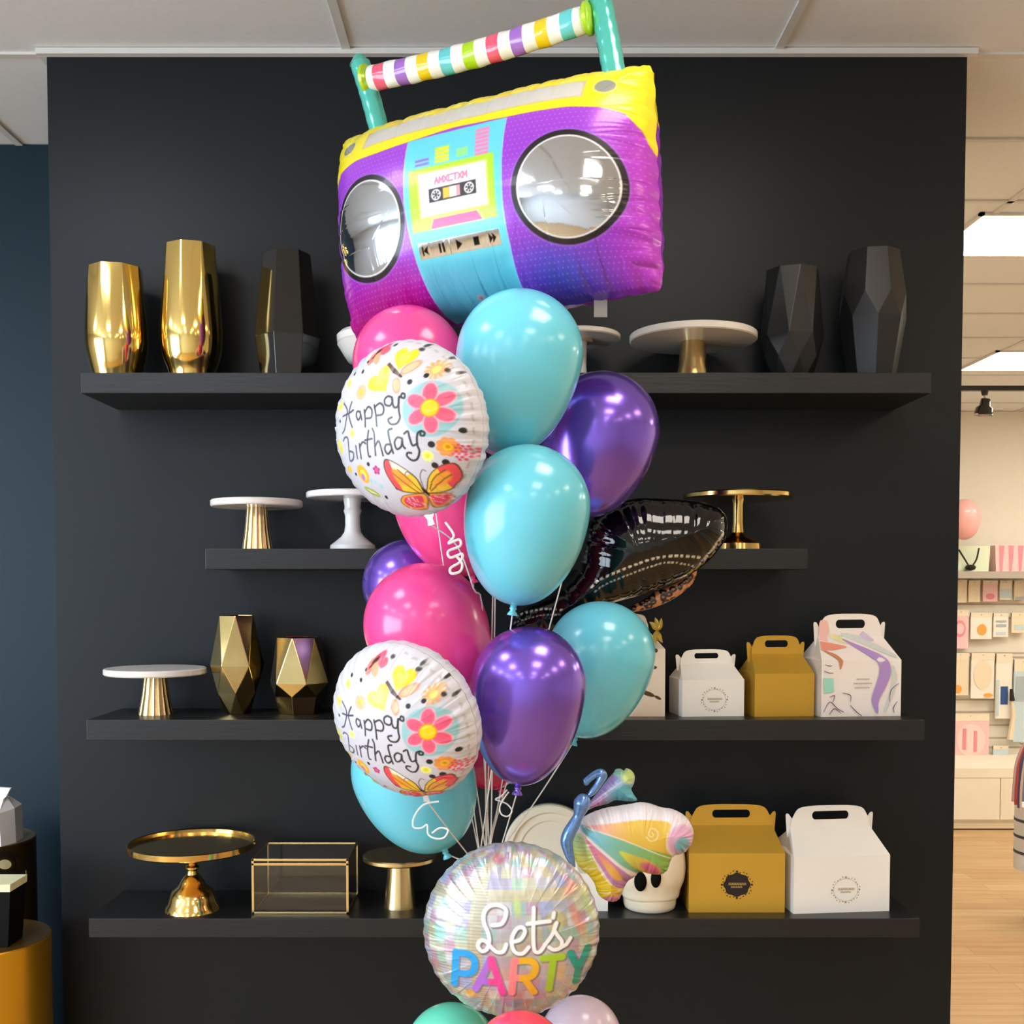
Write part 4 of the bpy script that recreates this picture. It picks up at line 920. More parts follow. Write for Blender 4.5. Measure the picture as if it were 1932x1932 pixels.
lime_foil = mat('lime_foil', 'b4dc2c', rough=.2, metal=.2, coat=.4)
def tuberibs(mb, P, r, k=7, amp=.025, flat=.8):
    P = spl([tuple(p) for p in P], 12); rs = [r * (1 + amp * math.sin(i * 1.9)) for i in range(len(P))]; rs[0] *= .5; rs[-1] *= .5
    return mb.tube([Vector(q) for q in P], rs, 20)
for sg, xb, xt in ((-1, -.271, -.322), (1, .291, .262)):
    mb = MB(); tuberibs(mb, [bl(xb, 0, BH - .03), bl((xb + xt) / 2, -.0, .31), bl(xt, 0, .400)], .0235 if sg < 0 else .0245); post = mb.build('handle_post', teal_foil, t, sharp=60)
    mb = MB(); q = bl(xt, 0, .393); mb.tube([q, q + (bl(xt, 0, .41) - bl(xt, 0, .39)).normalized() * .022], [.024, .012], 14); mb.build('post_cap', teal_foil, post)
a = bl(-.300, -.01, .352); b_ = bl(.240, -.01, .352)
cols = ['f2f0ec', 'ee5a78', 'f2f0ec', 'a06ac8', 'f2f0ec', 'f0cc1e', 'f2f0ec', '62c8cc', 'f2f0ec', 'b0dc1e', 'f2f0ec', 'ee5a78', 'f2f0ec', 'a06ac8', 'f2f0ec', 'f0cc1e', 'f2f0ec', '62c8cc', 'f2f0ec']
hm = [mat('handle_stripe_' + c_, c_, rough=.2, coat=.5) for c_ in dict.fromkeys(cols)]; keys = list(dict.fromkeys(cols))
N = 190; ax = (b_ - a).normalized(); u_ = Vector((0, -1, 0)); u_ = (u_ - ax * u_.dot(ax)).normalized(); v_ = ax.cross(u_)
V = []; Fc = []; mi = []; ns = 28
for i in range(N + 1):
    tt_ = i / N
    for k in range(ns):
        an = 2 * math.pi * k / ns; rr = .0285 * (1 + .02 * math.sin(i * .33) + .02 * math.sin(i * .21 + 3 * an)) * (min(1, .72 + tt_ * 12) if tt_ < .03 else 1) * (min(1, .72 + (1 - tt_) * 12) if tt_ > .97 else 1)
        V.append(a + (b_ - a) * tt_ + Vector((0, 0, -.010 * math.sin(math.pi * tt_))) + (u_ * math.cos(an) * .85 + v_ * math.sin(an)) * rr)
for i in range(N):
    for k in range(ns): k2 = (k + 1) % ns; Fc.append((i * ns + k, i * ns + k2, (i + 1) * ns + k2, (i + 1) * ns + k)); mi.append(keys.index(cols[min(len(cols) - 1, int(i / N * len(cols)))]))
me_ = mesh('handle_bar', V, Fc, hm, t, mi=mi, sharp=60)
for q in (a, b_):
    d_ = ax * (.5 if q is a else -.5) * .02
    mb = MB(); mb.tube([q - d_ * 1.0, q - d_ * .3, q + d_ * .4, q + d_ * 1.0], [.020, .034, .034, .027], 22); mb.build('end_collar', lime_foil, me_)
mb = MB(); c0 = bl(.235, 0, -BH - .012); mb.box(c0.x - .014, c0.x + .014, c0.y - .002, c0.y + .002, c0.z - .022, c0.z + .016); mb.build('filling_tail', mat('clear_tail', 'a8a09c', rough=.3), t, smooth=False)
ribbon(t, sag(bl(0, 0, -BH + .0), TIE, 0, 8) + [Vector(TIE2)])

# --- butterfly balloon
YB = -.66; SB = sc(YB); BFC = at(1180, 1590, YB)
def zb_(a, b_): return ((1040 + a * .1553 - 1180) / SB, (1590 - 1430 - b_ * .1553) / SB)
def zB(L): return [zb_(a, b_) for a, b_ in L]
I3 = np.eye(3)
t = thing('foil_balloon', 'pastel butterfly foil balloon with blue body beside the round silver balloon', 'balloon', at(1165, 1700, YB))
wing = spl(zB([(330, 760), (440, 680), (620, 610), (800, 575), (960, 550), (1080, 530), (1200, 545), (1330, 590), (1480, 615), (1620, 690), (1700, 790), (1735, 900), (1710, 1040), (1620, 1150), (1500, 1190), (1450, 1260), (1420, 1360), (1330, 1420), (1220, 1415), (1080, 1390), (1020, 1440), (930, 1510), (880, 1600), (830, 1720), (740, 1760), (640, 1730), (560, 1650), (520, 1530), (440, 1420), (350, 1350), (290, 1250), (260, 1120), (245, 950), (270, 860)]), 5, True)
def puff(T, dm): return lambda x, z, d: T * np.sqrt(np.clip(1 - (1 - np.clip(d / dm, 0, 1)) ** 2, 0, 1))
def wing_print(X, Zc):
    k = SB / .1553; ax_ = (X * SB + 1180 - 1040) / .1553; ay = (1590 - 1430 - Zc * SB) / .1553
    c = Canvas(ax_, ay, 'f3ecf2', .05, aa=7)
    g = lambda c0, c1, x0, x1, ax=0: (lambda x, y: (lambda q: np.array(Canvas.col(c0)) * (1 - q) + np.array(Canvas.col(c1)) * q)(np.clip(((x if ax == 0 else y) - x0) / (x1 - x0), 0, 1)[..., None]))
    sm = lambda L: spl(L, 6, True)
    c.poly(sm([(300, 880), (420, 980), (500, 1180), (620, 1380), (760, 1520), (880, 1600), (700, 1720), (540, 1700), (430, 1450), (300, 1300), (230, 1100), (240, 940)]), g('c4e8b0', 'e3bf24', 950, 1400, 1), soft=30)
    c.poly(sm([(420, 790), (620, 760), (850, 730), (1100, 705), (1400, 740), (1400, 850), (1370, 1050), (1440, 1170), (1100, 1050), (700, 900), (480, 820)]), g('f6b0b0', 'ecc34a', 500, 950), soft=20)
    c.disc(1560, 960, 175, 190, 'e9b4d6', soft=40); c.disc(1570, 1010, 95, 95, '7cb8c4', soft=40)
    c.poly(sm([(340, 790), (500, 820), (800, 930), (1100, 1030), (1400, 1130), (1450, 1200), (1420, 1340), (1320, 1420), (1220, 1420), (1080, 1400), (900, 1300), (700, 1150), (500, 980), (400, 890)]), g('7ec4d6', '8cbc50', 500, 1350), soft=14)
    c.poly(sm([(800, 1070), (1000, 1130), (1180, 1200), (1310, 1320), (1300, 1430), (1150, 1400), (1000, 1300), (880, 1190)]), g('d6dc56', 'e8ae56', 850, 1250), soft=16)
    c.disc(1190, 1310, 130, 62, 'da6a8c', rot=30, soft=40)
    c.poly(sm([(385, 915), (480, 1000), (620, 1120), (780, 1260), (950, 1400), (1020, 1440), (900, 1560), (800, 1550), (690, 1450), (560, 1250), (450, 1080)]), g('f08aa0', 'bf88b8', 1000, 1420, 1), soft=14)
    c.poly(sm([(520, 1080), (600, 1140), (700, 1230), (820, 1370), (840, 1450), (740, 1420), (640, 1290)]), g('f48c8c', 'f2b95c', 1100, 1300, 1), soft=20)
    c.disc(740, 1705, 120, 70, 'd98c9c', soft=30)
    for L in ([(360, 880), (480, 1130), (620, 1400), (780, 1545), (900, 1590)], [(400, 900), (620, 1080), (860, 1290), (1040, 1420)], [(380, 800), (760, 905), (1100, 1040), (1440, 1190)], [(580, 1625), (720, 1600), (880, 1580)], [(300, 1340), (420, 1320), (540, 1290)], [(1380, 860), (1370, 1000), (1430, 1130)]): c.stroke(L, 8, 'f8e4cc', alpha=.8)
    c.stroke([(1190, 850), (1210, 880), (1180, 900), (1150, 860), (1190, 800), (1260, 840), (1250, 920), (1180, 950), (1120, 900)], 9, 'f9e2ae', alpha=.8)
    return c
bf = paintmat('butterfly_foil', r0=.34, r1=.15, coat=.3, bump=.15)
foil('wing', t, wing, puff(.050, .075), wing_print, bf, I3, BFC, n=230, crease=(.009, .016, .022))
w2 = spl(zB([(430, 640), (500, 550), (600, 420), (700, 290), (770, 215), (800, 165), (860, 155), (905, 180), (935, 150), (1000, 180), (1040, 250), (1030, 340), (1000, 410), (1030, 480), (1070, 550), (960, 565), (800, 550), (700, 595), (560, 630), (470, 670)]), 5, True)
def wing2_print(X, Zc):
    ax_ = (X * SB + 140) / .1553; ay = (160 - Zc * SB) / .1553; c = Canvas(ax_, ay, '9fc6e0', .08, aa=7); sm = lambda L: spl(L, 6, True)
    c.poly(sm([(430, 650), (650, 470), (800, 380), (950, 330), (1040, 420), (1060, 560), (800, 560), (600, 620)]), lambda x, y: (lambda q: np.array([.90, .62, .80]) * (1 - q) + np.array([.42, .74, .80]) * q)(np.clip((x - 600) / 200, 0, 1)[..., None]), soft=20)
    c.poly(sm([(440, 620), (640, 380), (760, 230), (820, 260), (700, 400), (560, 540)]), 'a892d2', soft=20); c.disc(960, 240, 95, 85, 'cfe48e', soft=40); c.disc(830, 200, 60, 45, 'a5dcc8', soft=30); c.stroke([(430, 650), (620, 480), (860, 300)], 8, 'ecd6ee')
    return c
foil('wing', t, w2, puff(.026, .035), wing2_print, bf, I3, BFC + Vector((0, .045, 0)), n=150, crease=(.006, .012, .02))
blue = mat('blue_glitter_foil', '4a78c4', rough=.22, metal=.45, coat=.5, nscale=160, noise='86b0de', bump=.3)
body = spl([(265, 1250, 6), (225, 1180, 42), (185, 1060, 62), (165, 940, 76), (195, 840, 78), (250, 740, 72), (300, 640, 62), (325, 560, 84), (345, 490, 104), (352, 430, 92), (350, 380, 50), (350, 365, 8)], 7)
P = [BFC + Vector((zb_(q[0], q[1])[0], -.058, zb_(q[0], q[1])[1])) for q in body]
MB().tube(P, [max(.002, q[2] * .1553 / SB) for q in body], 24).build('body', blue, t, sharp=60)
an_ = spl([(420, 400, 20), (470, 350, 40), (530, 270, 44), (570, 200, 52), (590, 150, 60), (560, 125, 58), (500, 140, 46), (430, 190, 42), (385, 235, 42), (365, 245, 12)], 7)
P = [BFC + Vector((zb_(q[0], q[1])[0], -.055, zb_(q[0], q[1])[1])) for q in an_]
MB().tube(P, [q[2] * .1553 / SB for q in an_], 16).build('antenna', blue, t, sharp=60)

# --- black foil balloon
YK = -.50; SK = sc(YK); BKC = at(1180, 1060, YK)
def kp(L): return [((x - 1180) / SK, (1060 - y) / SK) for x, y in L]
bk_out = spl(kp([(955, 1200), (985, 1152), (1040, 1125), (1085, 1085), (1100, 1030), (1112, 985), (1150, 955), (1200, 941), (1260, 942), (1320, 948), (1358, 962), (1371, 985), (1366, 1020), (1345, 1050), (1312, 1078), (1270, 1100), (1210, 1122), (1150, 1140), (1100, 1165), (1040, 1200)]), 5, True)
def black_print(X, Zc):
    x = X * SK + 1180; y = 1060 - Zc * SK; c = Canvas(x, y, '0b0c0d', .55, aa=1.2)
    q = lambda L: [(940 + a * .3106, 900 + b * .3106) for a, b in L]
    c.stroke(q([(555, 670), (600, 625), (700, 580), (800, 540), (920, 500), (1050, 484), (1200, 492)]), 2.3, 'dcdcd4', dash=11); c.stroke(q([(575, 695), (640, 650), (760, 600), (900, 548), (1020, 522), (1180, 545)]), 1.7, 'c9c9c0', dash=8)
    c.stroke(q([(60, 870), (120, 840), (200, 812), (290, 798), (390, 806)]), 1.9, 'c9c9c0', dash=9); c.stroke(q([(75, 890), (160, 862), (260, 835), (370, 832)]), 1.3, 'a9a9a0', dash=7)
    c.stroke(q([(700, 745), (860, 715), (1010, 670), (1140, 590), (1250, 480), (1350, 340)]), 2.6, 'b9b9b4', metal=.9)
    return c
t = thing('foil_balloon', 'glossy black foil balloon with silver dashed lines behind the turquoise balloons', 'balloon', at(1000, 1195, YK))
foil('envelope', t, bk_out, puff(.088, .125), black_print, paintmat('black_foil', r0=.10, r1=.05, coat=.6, bump=.04), I3, BKC, n=230, crease=(.008, .035, .06))
def leo_print(X, Zc):
    c = Canvas(X * SK, Zc * SK, 'c9824e', .1, aa=1.2); r_ = np.random.default_rng(3)
    for i in range(150):
        a, b_ = r_.uniform(-85, 110), r_.uniform(-75, 35); w_ = r_.uniform(4.5, 9); c.disc(a + 60, b_ - 30, w_, w_ * .7, '15100e', rot=r_.uniform(0, 90)); c.disc(a + 60, b_ - 30, w_ * .4, w_ * .25, 'a85e34')
    return c
lo = spl(kp([(1222, 1128), (1240, 1116), (1280, 1098), (1302, 1076), (1318, 1068), (1316, 1092), (1300, 1112), (1275, 1130), (1240, 1146), (1205, 1154), (1185, 1152)]), 5, True)
foil('printed_edge', t, lo, puff(.014, .012), leo_print, paintmat('leopard_foil', r0=.25, coat=.4), I3, BKC + Vector((0, .03, 0)), n=110, crease=(.004, .01, .02))
ribbon(t, sag(at(1000, 1190, YK), TIE, 0, 8, ) + [Vector(TIE2)])
# ------------------------------------------------------------------ left foreground: gold plinths and bags
def plinth(label, cx, Rp, ytop, Y, m, rim):
    s = sc(Y); R = Rp / s; x = at(cx, 1500, Y).x; zt = at(cx, ytop, Y).z
    t = thing('display_plinth', label, 'plinth', (x, Y, 0))
    MB().lathe([(R, 0), (R, zt - .004), (R - .003, zt)], x, Y, 96, cap=(True, False)).build('drum', m, t)
    MB().lathe([(.003, zt - .003), (R - .003, zt - .003), (R - .002, zt + .0005), (.003, zt + .0005)], x, Y, 96).build('top_disc', rim, t)
    return zt, x, R, t
gold_drum = mat('gold_lacquer', 'dca92c', rough=.30, metal=.85); bronze = mat('bronze_drum', '5e4722', rough=.38, metal=.75); bronze_top = mat('bronze_top', '8a7a5c', rough=.35, metal=.5)
za, xa, Ra, pa = plinth('low shiny gold cylinder plinth in the bottom left corner', -36, 120, 1768, -.20, gold_drum, mat('gold_top', '7e5e28', rough=.3, metal=.7))
zb2, xb2, Rb2, pb2 = plinth('taller dark bronze cylinder plinth behind the gold one at the left edge', -45, 104, 1582, .30, bronze, bronze_top)
# black and cream emblem on the taller plinth
em = MB(); Yc = .30
def cylpt(px, py):
    q = at(px, py, Yc - Rb2)
    dx = max(-Rb2 * .98, min(Rb2 * .98, q.x - xb2)); y = Yc - math.sqrt(Rb2 ** 2 - dx ** 2) - .0015
    return (xb2 + dx, y, at(px, py, y).z)
for r0, r1, m_, nm in ((12, 22, ink_dark, 'emblem_ring'), (0, 8, mat('cream_print', 'efe0ac', rough=.5), 'emblem_dot')):
    V = []; Fc = []; n = 40
    for k in range(n):
        a = 2 * math.pi * k / n
        for r in (r0, r1): V.append(cylpt(-9 + r * math.cos(a), 1631 + r * 1.15 * math.sin(a)))
    for k in range(n): k2 = (k + 1) % n; Fc.append((2 * k, 2 * k + 1, 2 * k2 + 1, 2 * k2))
    mesh(nm, V, Fc, m_, pb2, smooth=False)
V = [cylpt(x, y) for x, y in [(-20, 1650), (-8, 1658), (4, 1656), (13, 1642), (13, 1634), (15, 1650), (10, 1662), (-6, 1668), (-20, 1664)]]
mesh('emblem_arc', V, [tuple(range(9))], MATS['cream_print'], pb2, smooth=False)  # cream printed arc, part of the emblem
# white paper bag
Yw = .26; p = at(36, 1590, Yw); s_ = sc(Yw); t = thing('paper_bag', 'white folded paper bag standing on the taller dark plinth', 'bag', (at(2, 1590, Yw).x, Yw, zb2))
h = at(0, 1523, Yw).z - zb2; w2_ = 33 / s_; x0 = at(2, 1590, Yw).x; zq = zb2 + .0008
V = [(x0 - w2_, Yw - .06, zq), (x0 + w2_ * .62, Yw - .075, zq), (x0 + w2_ * 1.03, Yw - .02, zq), (x0 + w2_ * .9, Yw + .05, zq), (x0 - w2_, Yw + .05, zq)]
V += [(x0 - w2_, Yw - .06, zq + h * .86), (x0 + w2_ * .55, Yw - .075, zq + h * .95), (x0 + w2_ * .98, Yw - .02, zq + h), (x0 + w2_ * .85, Yw + .05, zq + h), (x0 - w2_, Yw + .05, zq + h * .9)]
V += [(x0 - w2_ * .9, Yw - .02, zq + h * 1.35), (x0 + w2_ * .45, Yw - .03, zq + h * 1.30), (x0 + w2_ * .5, Yw - .01, zq + h * 1.30), (x0 + w2_ * .4, Yw + .02, zq + h * 1.28), (x0 - w2_ * .9, Yw + .02, zq + h * 1.32)]
Fc = [(0, 1, 2, 3, 4)] + [(i, i + 5, (i + 1) % 5 + 5, (i + 1) % 5) for i in range(5)] + [(i + 5, i + 10, (i + 1) % 5 + 10, (i + 1) % 5 + 5) for i in range(5)] + [(10, 11, 12, 13, 14)]
mesh('bag_body', V, Fc, mat('white_paper', 'efe9e6', rough=.6), t, smooth=False)
V = [(x0 - w2_ * .9, Yw - .022, zq + h * 1.34), (x0 + w2_ * .45, Yw - .032, zq + h * 1.29), (x0 + w2_ * .62, Yw - .03, zq + h * 1.36), (x0 + w2_ * .85, Yw - .03, zq + h * 1.60), (x0 - w2_ * .9, Yw - .022, zq + h * 1.64)]
V += [(a, b_ + .012, c_) for a, b_, c_ in V]
mesh('folded_top', V, [(0, 1, 2, 3, 4), (9, 8, 7, 6, 5)] + [(i, i + 5, (i + 1) % 5 + 5, (i + 1) % 5) for i in range(5)], mat('white_tissue', 'fbfaf8', rough=.5), t, smooth=False)
# black gift bag with cream lip
Yg = -.24; s_ = sc(Yg); t = thing('gift_bag', 'black gift bag with cream rim on the low gold plinth', 'bag', (at(-10, 1775, Yg).x, Yg, za))
x1 = at(30, 1760, Yg).x; x1t = at(36, 1668, Yg).x; x0 = at(-60, 1760, Yg).x; zt_ = at(0, 1672, Yg).z; zc_ = at(0, 1658, Yg).z; zq = za + .001
V = [(x0, Yg - .05, zq), (x1, Yg - .05, zq), (x1, Yg + .04, zq), (x0, Yg + .04, zq), (x0, Yg - .055, zt_), (x1t, Yg - .055, zt_), (x1t, Yg + .045, zt_), (x0, Yg + .045, zt_)]
bxF = [(0, 1, 2, 3), (0, 4, 5, 1), (1, 5, 6, 2), (2, 6, 7, 3), (3, 7, 4, 0), (4, 5, 6, 7)]
mesh('bag_body', V, bxF, mat('black_card', '060607', rough=.6, spec=.15), t, smooth=False)
V = [(x0, Yg - .058, zt_), (x1t + .001, Yg - .058, zt_ + .0), (x1t + .001, Yg + .047, zt_), (x0, Yg + .047, zt_), (x0, Yg - .058, zc_ - .004), (x1t + .002, Yg - .058, zc_), (x1t + .002, Yg + .047, zc_), (x0, Yg + .047, zc_)]
mesh('cream_rim', V, bxF, mat('cream_card_rim', 'e9e6b8', rough=.5), t, smooth=False)

# ------------------------------------------------------------------ the shop beyond, on the right
YS = BACK - .004
sl = MB()
for y in (1140, 1166, 1232, 1240, 1320, 1343, 1368, 1392, 1410, 1436): 
    z = at(1850, y, YS).z; sl.box(XR, RX1, BACK - .003, BACK - .0002, z - .007, z + .007)
struct('trim_3', sl, mat('slat_groove', 'b9a794', rough=.7))
def R2(x0, y0, x1, y1, Y): a = at(x0, y0, Y); b_ = at(x1, y1, Y); return a.x, b_.x, b_.z, a.z
def hangcard(name, label, cat, x0, y0, x1, y1, m, dep=.02, Y=None, print_=None, group=None):
    Y = Y or BACK - .07; X0, X1, Z0, Z1 = R2(x0, y0, x1, y1, Y)
    t = thing(name, label, cat, ((X0 + X1) / 2, Y, Z0), group)
    pk = MB().box(X0, X1, Y, Y + dep, Z0, Z1).build('pack', m, t, smooth=False, bevel=.002)
    MB().box(X0, X1, Y - .002, Y + dep + .002, Z1 - (Z1 - Z0) * .14, Z1 + .004).build('header_card', mat('header_card', 'eaddc4', rough=.6), t, smooth=False)
    MB().tube([((X0 + X1) / 2, Y - .01, Z1 - .012), ((X0 + X1) / 2, BACK - .002, Z1 - .008)], .004, 6).build('hook', metal_rail, t)
    if print_:
        for qi, (a, b_, c_, d_, mm, rnd) in enumerate(print_):
            cx = X0 + (X1 - X0) * (a + c_) / 2; cz = Z0 + (Z1 - Z0) * (b_ + d_) / 2; hw = (X1 - X0) * (c_ - a) / 2; hz = (Z1 - Z0) * (d_ - b_) / 2
            if rnd: V = [(cx + hw * math.cos(u), Y - .003 - .002 * qi, cz + hz * math.sin(u)) for u in np.linspace(0, 6.2832, 25)[:-1]]
            else: V = [(cx - hw, Y - .003 - .002 * qi, cz - hz), (cx + hw, Y - .003 - .002 * qi, cz - hz), (cx + hw, Y - .003 - .002 * qi, cz + hz), (cx - hw, Y - .003 - .002 * qi, cz + hz)]
            mesh('printed_motif', V, [tuple(range(len(V)))], mm, pk, smooth=False)
    return t
c_ = lambda n, h: mat('card_' + n, h, rough=.55)
cr_, pk_, wt_, bl_, gy_, or_, nb_, gr_, ros_ = c_('cream', 'e8d9bd'), c_('pink', 'f2c6c6'), c_('white', 'efe8dc'), c_('paleblue', 'c3d6dc'), c_('grey', 'aab6bc'), c_('orange', 'e9a64e'), c_('navy', '2f548e'), c_('green', 'dfe9cc'), c_('rose', 'e8909c')
# ledge with bags
X0, X1, Z0, Z1 = R2(1770, 1078, 2100, 1091, BACK - .30)
tag(MB().box(XR, X1, BACK - .30, BACK - .0005, Z0, Z1).build('wall_shelf', metal_rail, smooth=False, origin=((XR + X1) / 2, BACK - .15, Z1)), 'silver wall shelf in the bright shop with pink and pale green bags on it', 'shelf')
ZL = Z1
def bag(label, x0, x1, y0, m, Y, stripes=None):
    a = at(x0, y0, Y); b_ = at(x1, y0, Y); t = thing('gift_bag', label, 'bag', ((a.x + b_.x) / 2, Y, ZL + .001))
    V = [(a.x, Y, ZL + .001), (b_.x, Y, ZL + .001), (b_.x, Y + .1, ZL + .001), (a.x, Y + .1, ZL + .001), (a.x - .01, Y, a.z), (b_.x + .01, Y, a.z), (b_.x + .01, Y + .1, a.z), (a.x - .01, Y + .1, a.z)]
    mesh('bag_body', V, bxF, m, t, smooth=False)
    if stripes:
        for k in range(3):
            xx = a.x + (b_.x - a.x) * (.12 + .3 * k); V = [(xx, Y - .002, ZL + .002), (xx + .02, Y - .002, ZL + .002), (xx + .035, Y - .002, a.z - .002), (xx - .01, Y - .002, a.z - .002)]
            mesh('stripe', V, [(0, 1, 2, 3)], stripes, t, smooth=False)
bag('pale green gift bag on the silver shelf behind a black bow', 1808, 1866, 1030, gr_, BACK - .22)
bag('pink striped gift bag on the silver shelf at the right edge', 1880, 1940, 1029, pk_, BACK - .24, ros_)
t = thing('bow_decoration', 'black ribbon bow with two long upright tails on the silver shelf', 'bow', (at(1830, 1078, BACK - .27).x, BACK - .27, ZL))
for L in ([(1830, 1072), (1822, 1058), (1809, 1037)], [(1831, 1072), (1842, 1056), (1847, 1034)]): MB().tube([Vector(q) for q in spl([tuple(at(x, y, BACK - .27)) for x, y in L], 5)], .007, 6).build('ribbon_tail', black_matte, t)
q = at(1831, 1070, BACK - .27); MB().lathe([(.003, q.z - .03), (.035, q.z - .02), (.045, q.z), (.03, q.z + .018), (.003, q.z + .022)], q.x, q.y, 16).build('knot', black_matte, t)
# pink balloon behind
q = at(1820, 975, BACK - .45)
t = thing('latex_balloon', 'pale pink balloon floating in the bright shop beyond the wall', 'balloon', (q.x, q.y, q.z - .22))
s_ = sc(BACK - .45); R_ = 29 / s_
MB().lathe([(R_ * math.cos(a) if a < 1.57 else .001, q.z + R_ * 1.15 * math.sin(a)) for a in np.linspace(1.5707, 0, 16)] + [(R_ * math.cos(a) + .0005, q.z - R_ * 1.5 * math.sin(a)) for a in np.linspace(.08, 1.57, 18)], q.x, q.y, 40).build('envelope', mat('pale_pink_latex', 'f2b2ae', rough=.35, coat=.3), t)
MB().lathe([(.004, 0), (.018, -.015), (.022, -.03), (.004, -.028)], q.x, q.y, 16).build('knot', MATS['pale_pink_latex'], t).location = (0, 0, q.z - R_ * 1.5 - (q.z - .22) + .0)
P1 = 'small hanging packets, upper row'; P2 = 'hanging packets, second row'; P3 = 'long hanging packets, third row'
for a, b_, y0, y1, m_, lb, pr in ((1800, 1824, 1095, 1137, cr_, 'cream packet next to the black wall, uppermost row of hanging packets', None), (1828, 1849, 1096, 1136, cr_, 'narrow beige packet, second from the black wall in the uppermost row', None), (1855, 1882, 1096, 1135, pk_, 'pale pink packet in the uppermost row of hanging packets', [(.2, .1, .8, .4, ros_, True)]), (1887, 1909, 1096, 1132, wt_, 'pale blue printed packet in the uppermost row of hanging packets', [(.05, .1, .95, .55, bl_, False)]), (1914, 1936, 1097, 1132, cr_, 'tan packet with dark foot, right end of the uppermost row', [(.1, .02, .9, .16, gy_, False)])):
    hangcard('party_packet', lb, 'packet', a, y0, b_, y1, m_, print_=pr, group=P1)
for a, b_, y0, y1, m_, lb, pr in ((1798, 1827, 1152, 1224, pk_, 'pink packet with dark pink balloon print beside the black wall', [(.1, .3, .8, .75, ros_, True), (.2, .38, .7, .67, pk_, True)]), (1832, 1871, 1157, 1206, wt_, 'white packet with an orange sun print', [(.3, .15, .75, .58, or_, True)]), (1875, 1902, 1158, 1202, wt_, 'narrow white packet with pale blue text bands', [(.15, .1, .85, .22, bl_, False), (.15, .45, .85, .55, gy_, False), (.15, .65, .85, .72, gy_, False)]), (1909, 1938, 1157, 1194, cr_, 'cream packet with pale blue label at the right edge', [(.2, .15, .9, .4, bl_, False)])):
    hangcard('party_packet', lb, 'packet', a, y0, b_, y1, m_, print_=pr, group=P2)
for a, b_, y0, y1, m_, lb, pr in ((1797, 1827, 1233, 1312, cr_, 'long cream packet with golden ribbon print beside the black wall', [(.1, .05, .6, .25, or_, True)]), (1833, 1875, 1233, 1318, wt_, 'wide white packet with pale oval print', [(.1, .2, .9, .85, cr_, True), (.55, .03, .95, .12, or_, True)]), (1880, 1908, 1234, 1356, wt_, 'tall white packet with a deep blue block', [(.3, .22, .75, .50, nb_, False), (.05, .05, .2, .6, bl_, False)]), (1914, 1945, 1245, 1400, bl_, 'tall pale grey packet at the right edge', [(.1, .5, .9, .8, gy_, False)])):
    hangcard('party_packet', lb, 'packet', a, y0, b_, y1, m_, print_=pr, group=P3)
hangcard('balloon_packet', 'large pale pink fringed pack above the counter', 'packet', 1795, 1348, 1865, 1436, pk_, dep=.05, print_=[(.15, .1, .9, .8, c_('blush', 'f5d5cf'), True), (.3, .25, .4, .7, ros_, False), (.6, .2, .68, .65, ros_, False)])
hangcard('party_packet', 'pale blue card packet standing low beside the pink fringed pack', 'packet', 1874, 1408, 1902, 1452, bl_, print_=[(.3, .35, .7, .6, gy_, False)])
t = thing('brush', 'pale wooden brush hanging beside the tall packets at the right edge', 'brush', at(1905, 1395, BACK - .1))
MB().tube([at(1909, 1320, BACK - .1), at(1912, 1350, BACK - .1), at(1905, 1395, BACK - .1)], [.012, .02, .026], 8).build('handle', cr_, t); MB().tube([at(1908, 1300, BACK - .1), at(1910, 1322, BACK - .1)], [.012, .022], 8).build('head', ink_dark, t)
# counter
YC = 5.70; X0, X1, Z0, Z1 = R2(1790, 1449, 2150, 1467, YC)
t = thing('base_cabinet', 'long low cream cabinet under the wall of packets', 'cabinet', ((XR + 5.8) / 2, YC + .3, 0))
MB().box(XR, 5.8, YC - .015, BACK - .0005, Z0, Z1).build('worktop', white_plain, t, smooth=False)
zt = Z0; zk = at(1850, 1546, YC).z; zf = 0
MB().box(XR, 5.8, YC + .005, BACK - .001, zk - .02, zt).build('carcass', white_plain, t, smooth=False)
MB().box(XR, 5.8, YC - .0, BACK - .001, .012, zk - .022).build('plinth', mat('plinth_board', 'dccdb0', rough=.6), t, smooth=False)
gapx = at(1886, 1500, YC).x
xs = [gapx - 1.10, gapx, gapx + 1.1, gapx + 2.2]
for i in range(3):
    if xs[i + 1] < XR: continue
    MB().box(max(XR + .003, xs[i] + .003), xs[i + 1] - .003, YC - .014, YC + .004, zk, zt - .004).build('door', white_plain, t, smooth=False, bevel=.002)
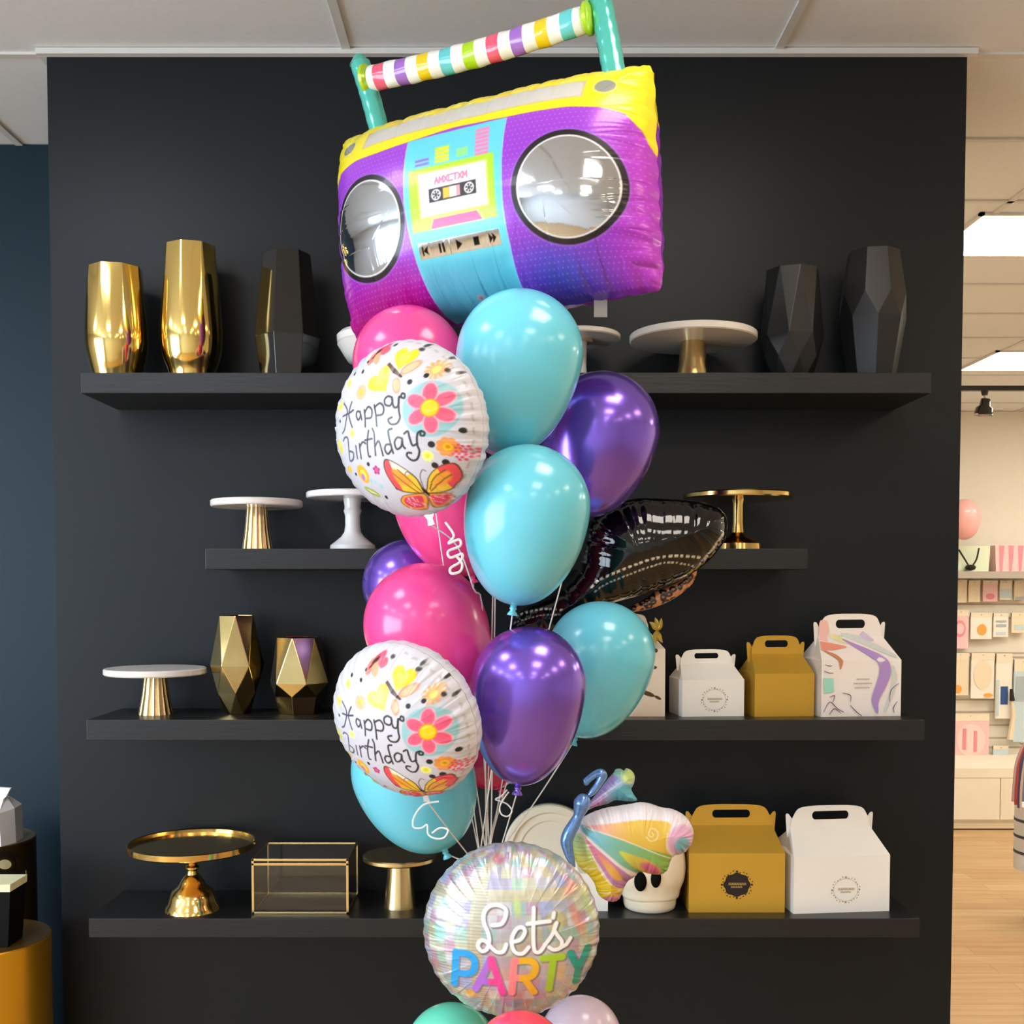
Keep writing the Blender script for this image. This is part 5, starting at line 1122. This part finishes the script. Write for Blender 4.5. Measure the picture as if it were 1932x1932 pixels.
# track with spot
YT = 3.6; q = at(1850, 733, YT); t = thing('track_light', 'black ceiling track with one small spotlight in the bright shop', 'track light', (q.x, q.y, q.z))
MB().box(XR + .01, XR + 2.6, YT - .02, YT + .02, q.z - .014, q.z + .014).build('track', black_matte, t, smooth=False)
for x in (XR + .5, XR + 2.2): MB().box(x - .006, x + .006, YT - .006, YT + .006, q.z + .014, CEIL + .003).build('suspension_rod', black_matte, t, smooth=False)
a = at(1858, 738, YT); a2 = at(1858, 746, YT); b1 = at(1860, 753, YT); b2 = at(1855, 782, YT)
MB().tube([a, a2], [.022, .016], 12).build('adapter', black_matte, t); MB().tube([a2, b1], .008, 8).build('neck', metal_rail, t)
MB().tube([b1, b1.lerp(b2, .45), b1.lerp(b2, .6), b2 - Vector((0, 0, .004)), b2], [.028, .032, .05, .055, .03], 20).build('spot_head', black_gloss, t, sharp=50)
# stand at right edge with hanging ribbons
YR = 3.1; t = thing('display_stand', 'white slotted display stand at the right edge of the picture', 'stand', (at(1960, 1650, YR).x, YR, 0))
X0, X1, Z0, Z1 = R2(1919, 1520, 2040, 1640, YR + .16); V = MB()
n = 10; cxs = X0 + .16
MB().lathe([(.16, Z0), (.16, Z1)], cxs, YR + .16, 48).build('drum', mat('white_metal', 'dfe4ee', rough=.4), t, sharp=50)
for k in range(3):
    z = Z1 - (Z1 - Z0) * (.22 + .25 * k); MB().lathe([(.159, z - .008), (.162, z - .008), (.162, z + .008), (.159, z + .008)], cxs, YR + .16, 48, cap=(False, False)).build('dark_slot', mat('slot_dark', '454a55', rough=.6), t)
MB().lathe([(.02, 0), (.10, .0), (.10, .02), (.04, .05), (.04, Z0)], cxs, YR + .16, 32).build('pedestal', MATS['white_metal'], t)
cols3 = ['c8a0a0', 'b04a4a', '4a4a6a', 'd8c8c0', '7a8ab0', 'c86a5a', 'e8dcd4', '6a5a70']
ribs_ = thing('hanging_ribbons', 'bundle of red, grey and cream ribbons hanging over the white stand', 'ribbons', (at(1925, 1405, YR - .03).x, YR - .03, at(1925, 1520, YR).z))
for k in range(11):
    xk = 1912 + k * 4.5; P = [at(1932 + k * 2.2, 1403, YR - .02), at(xk + 6, 1440, YR - .03 - .004 * (k % 3)), at(xk + 1, 1485, YR - .035 - .005 * (k % 2)), at(xk - 1 + (k % 3), 1512 + (k % 4) * 6, YR - .03)]
    MB().tube([Vector(q) for q in spl([tuple(p) for p in P], 5)], .0085, 6).build('ribbon', mat('ribbon_' + cols3[k % 8], cols3[k % 8], rough=.4), ribs_)
MB().tube([at(1925, 1402, YR - .02), at(2000, 1402, YR - .02)], .006, 8).build('hanging_rail', metal_rail, ribs_)
MB().tube([at(1985, 1402, YR - .02), at(1985, 1522, YR + .0)], .008, 8).build('rail_post', metal_rail, ribs_)
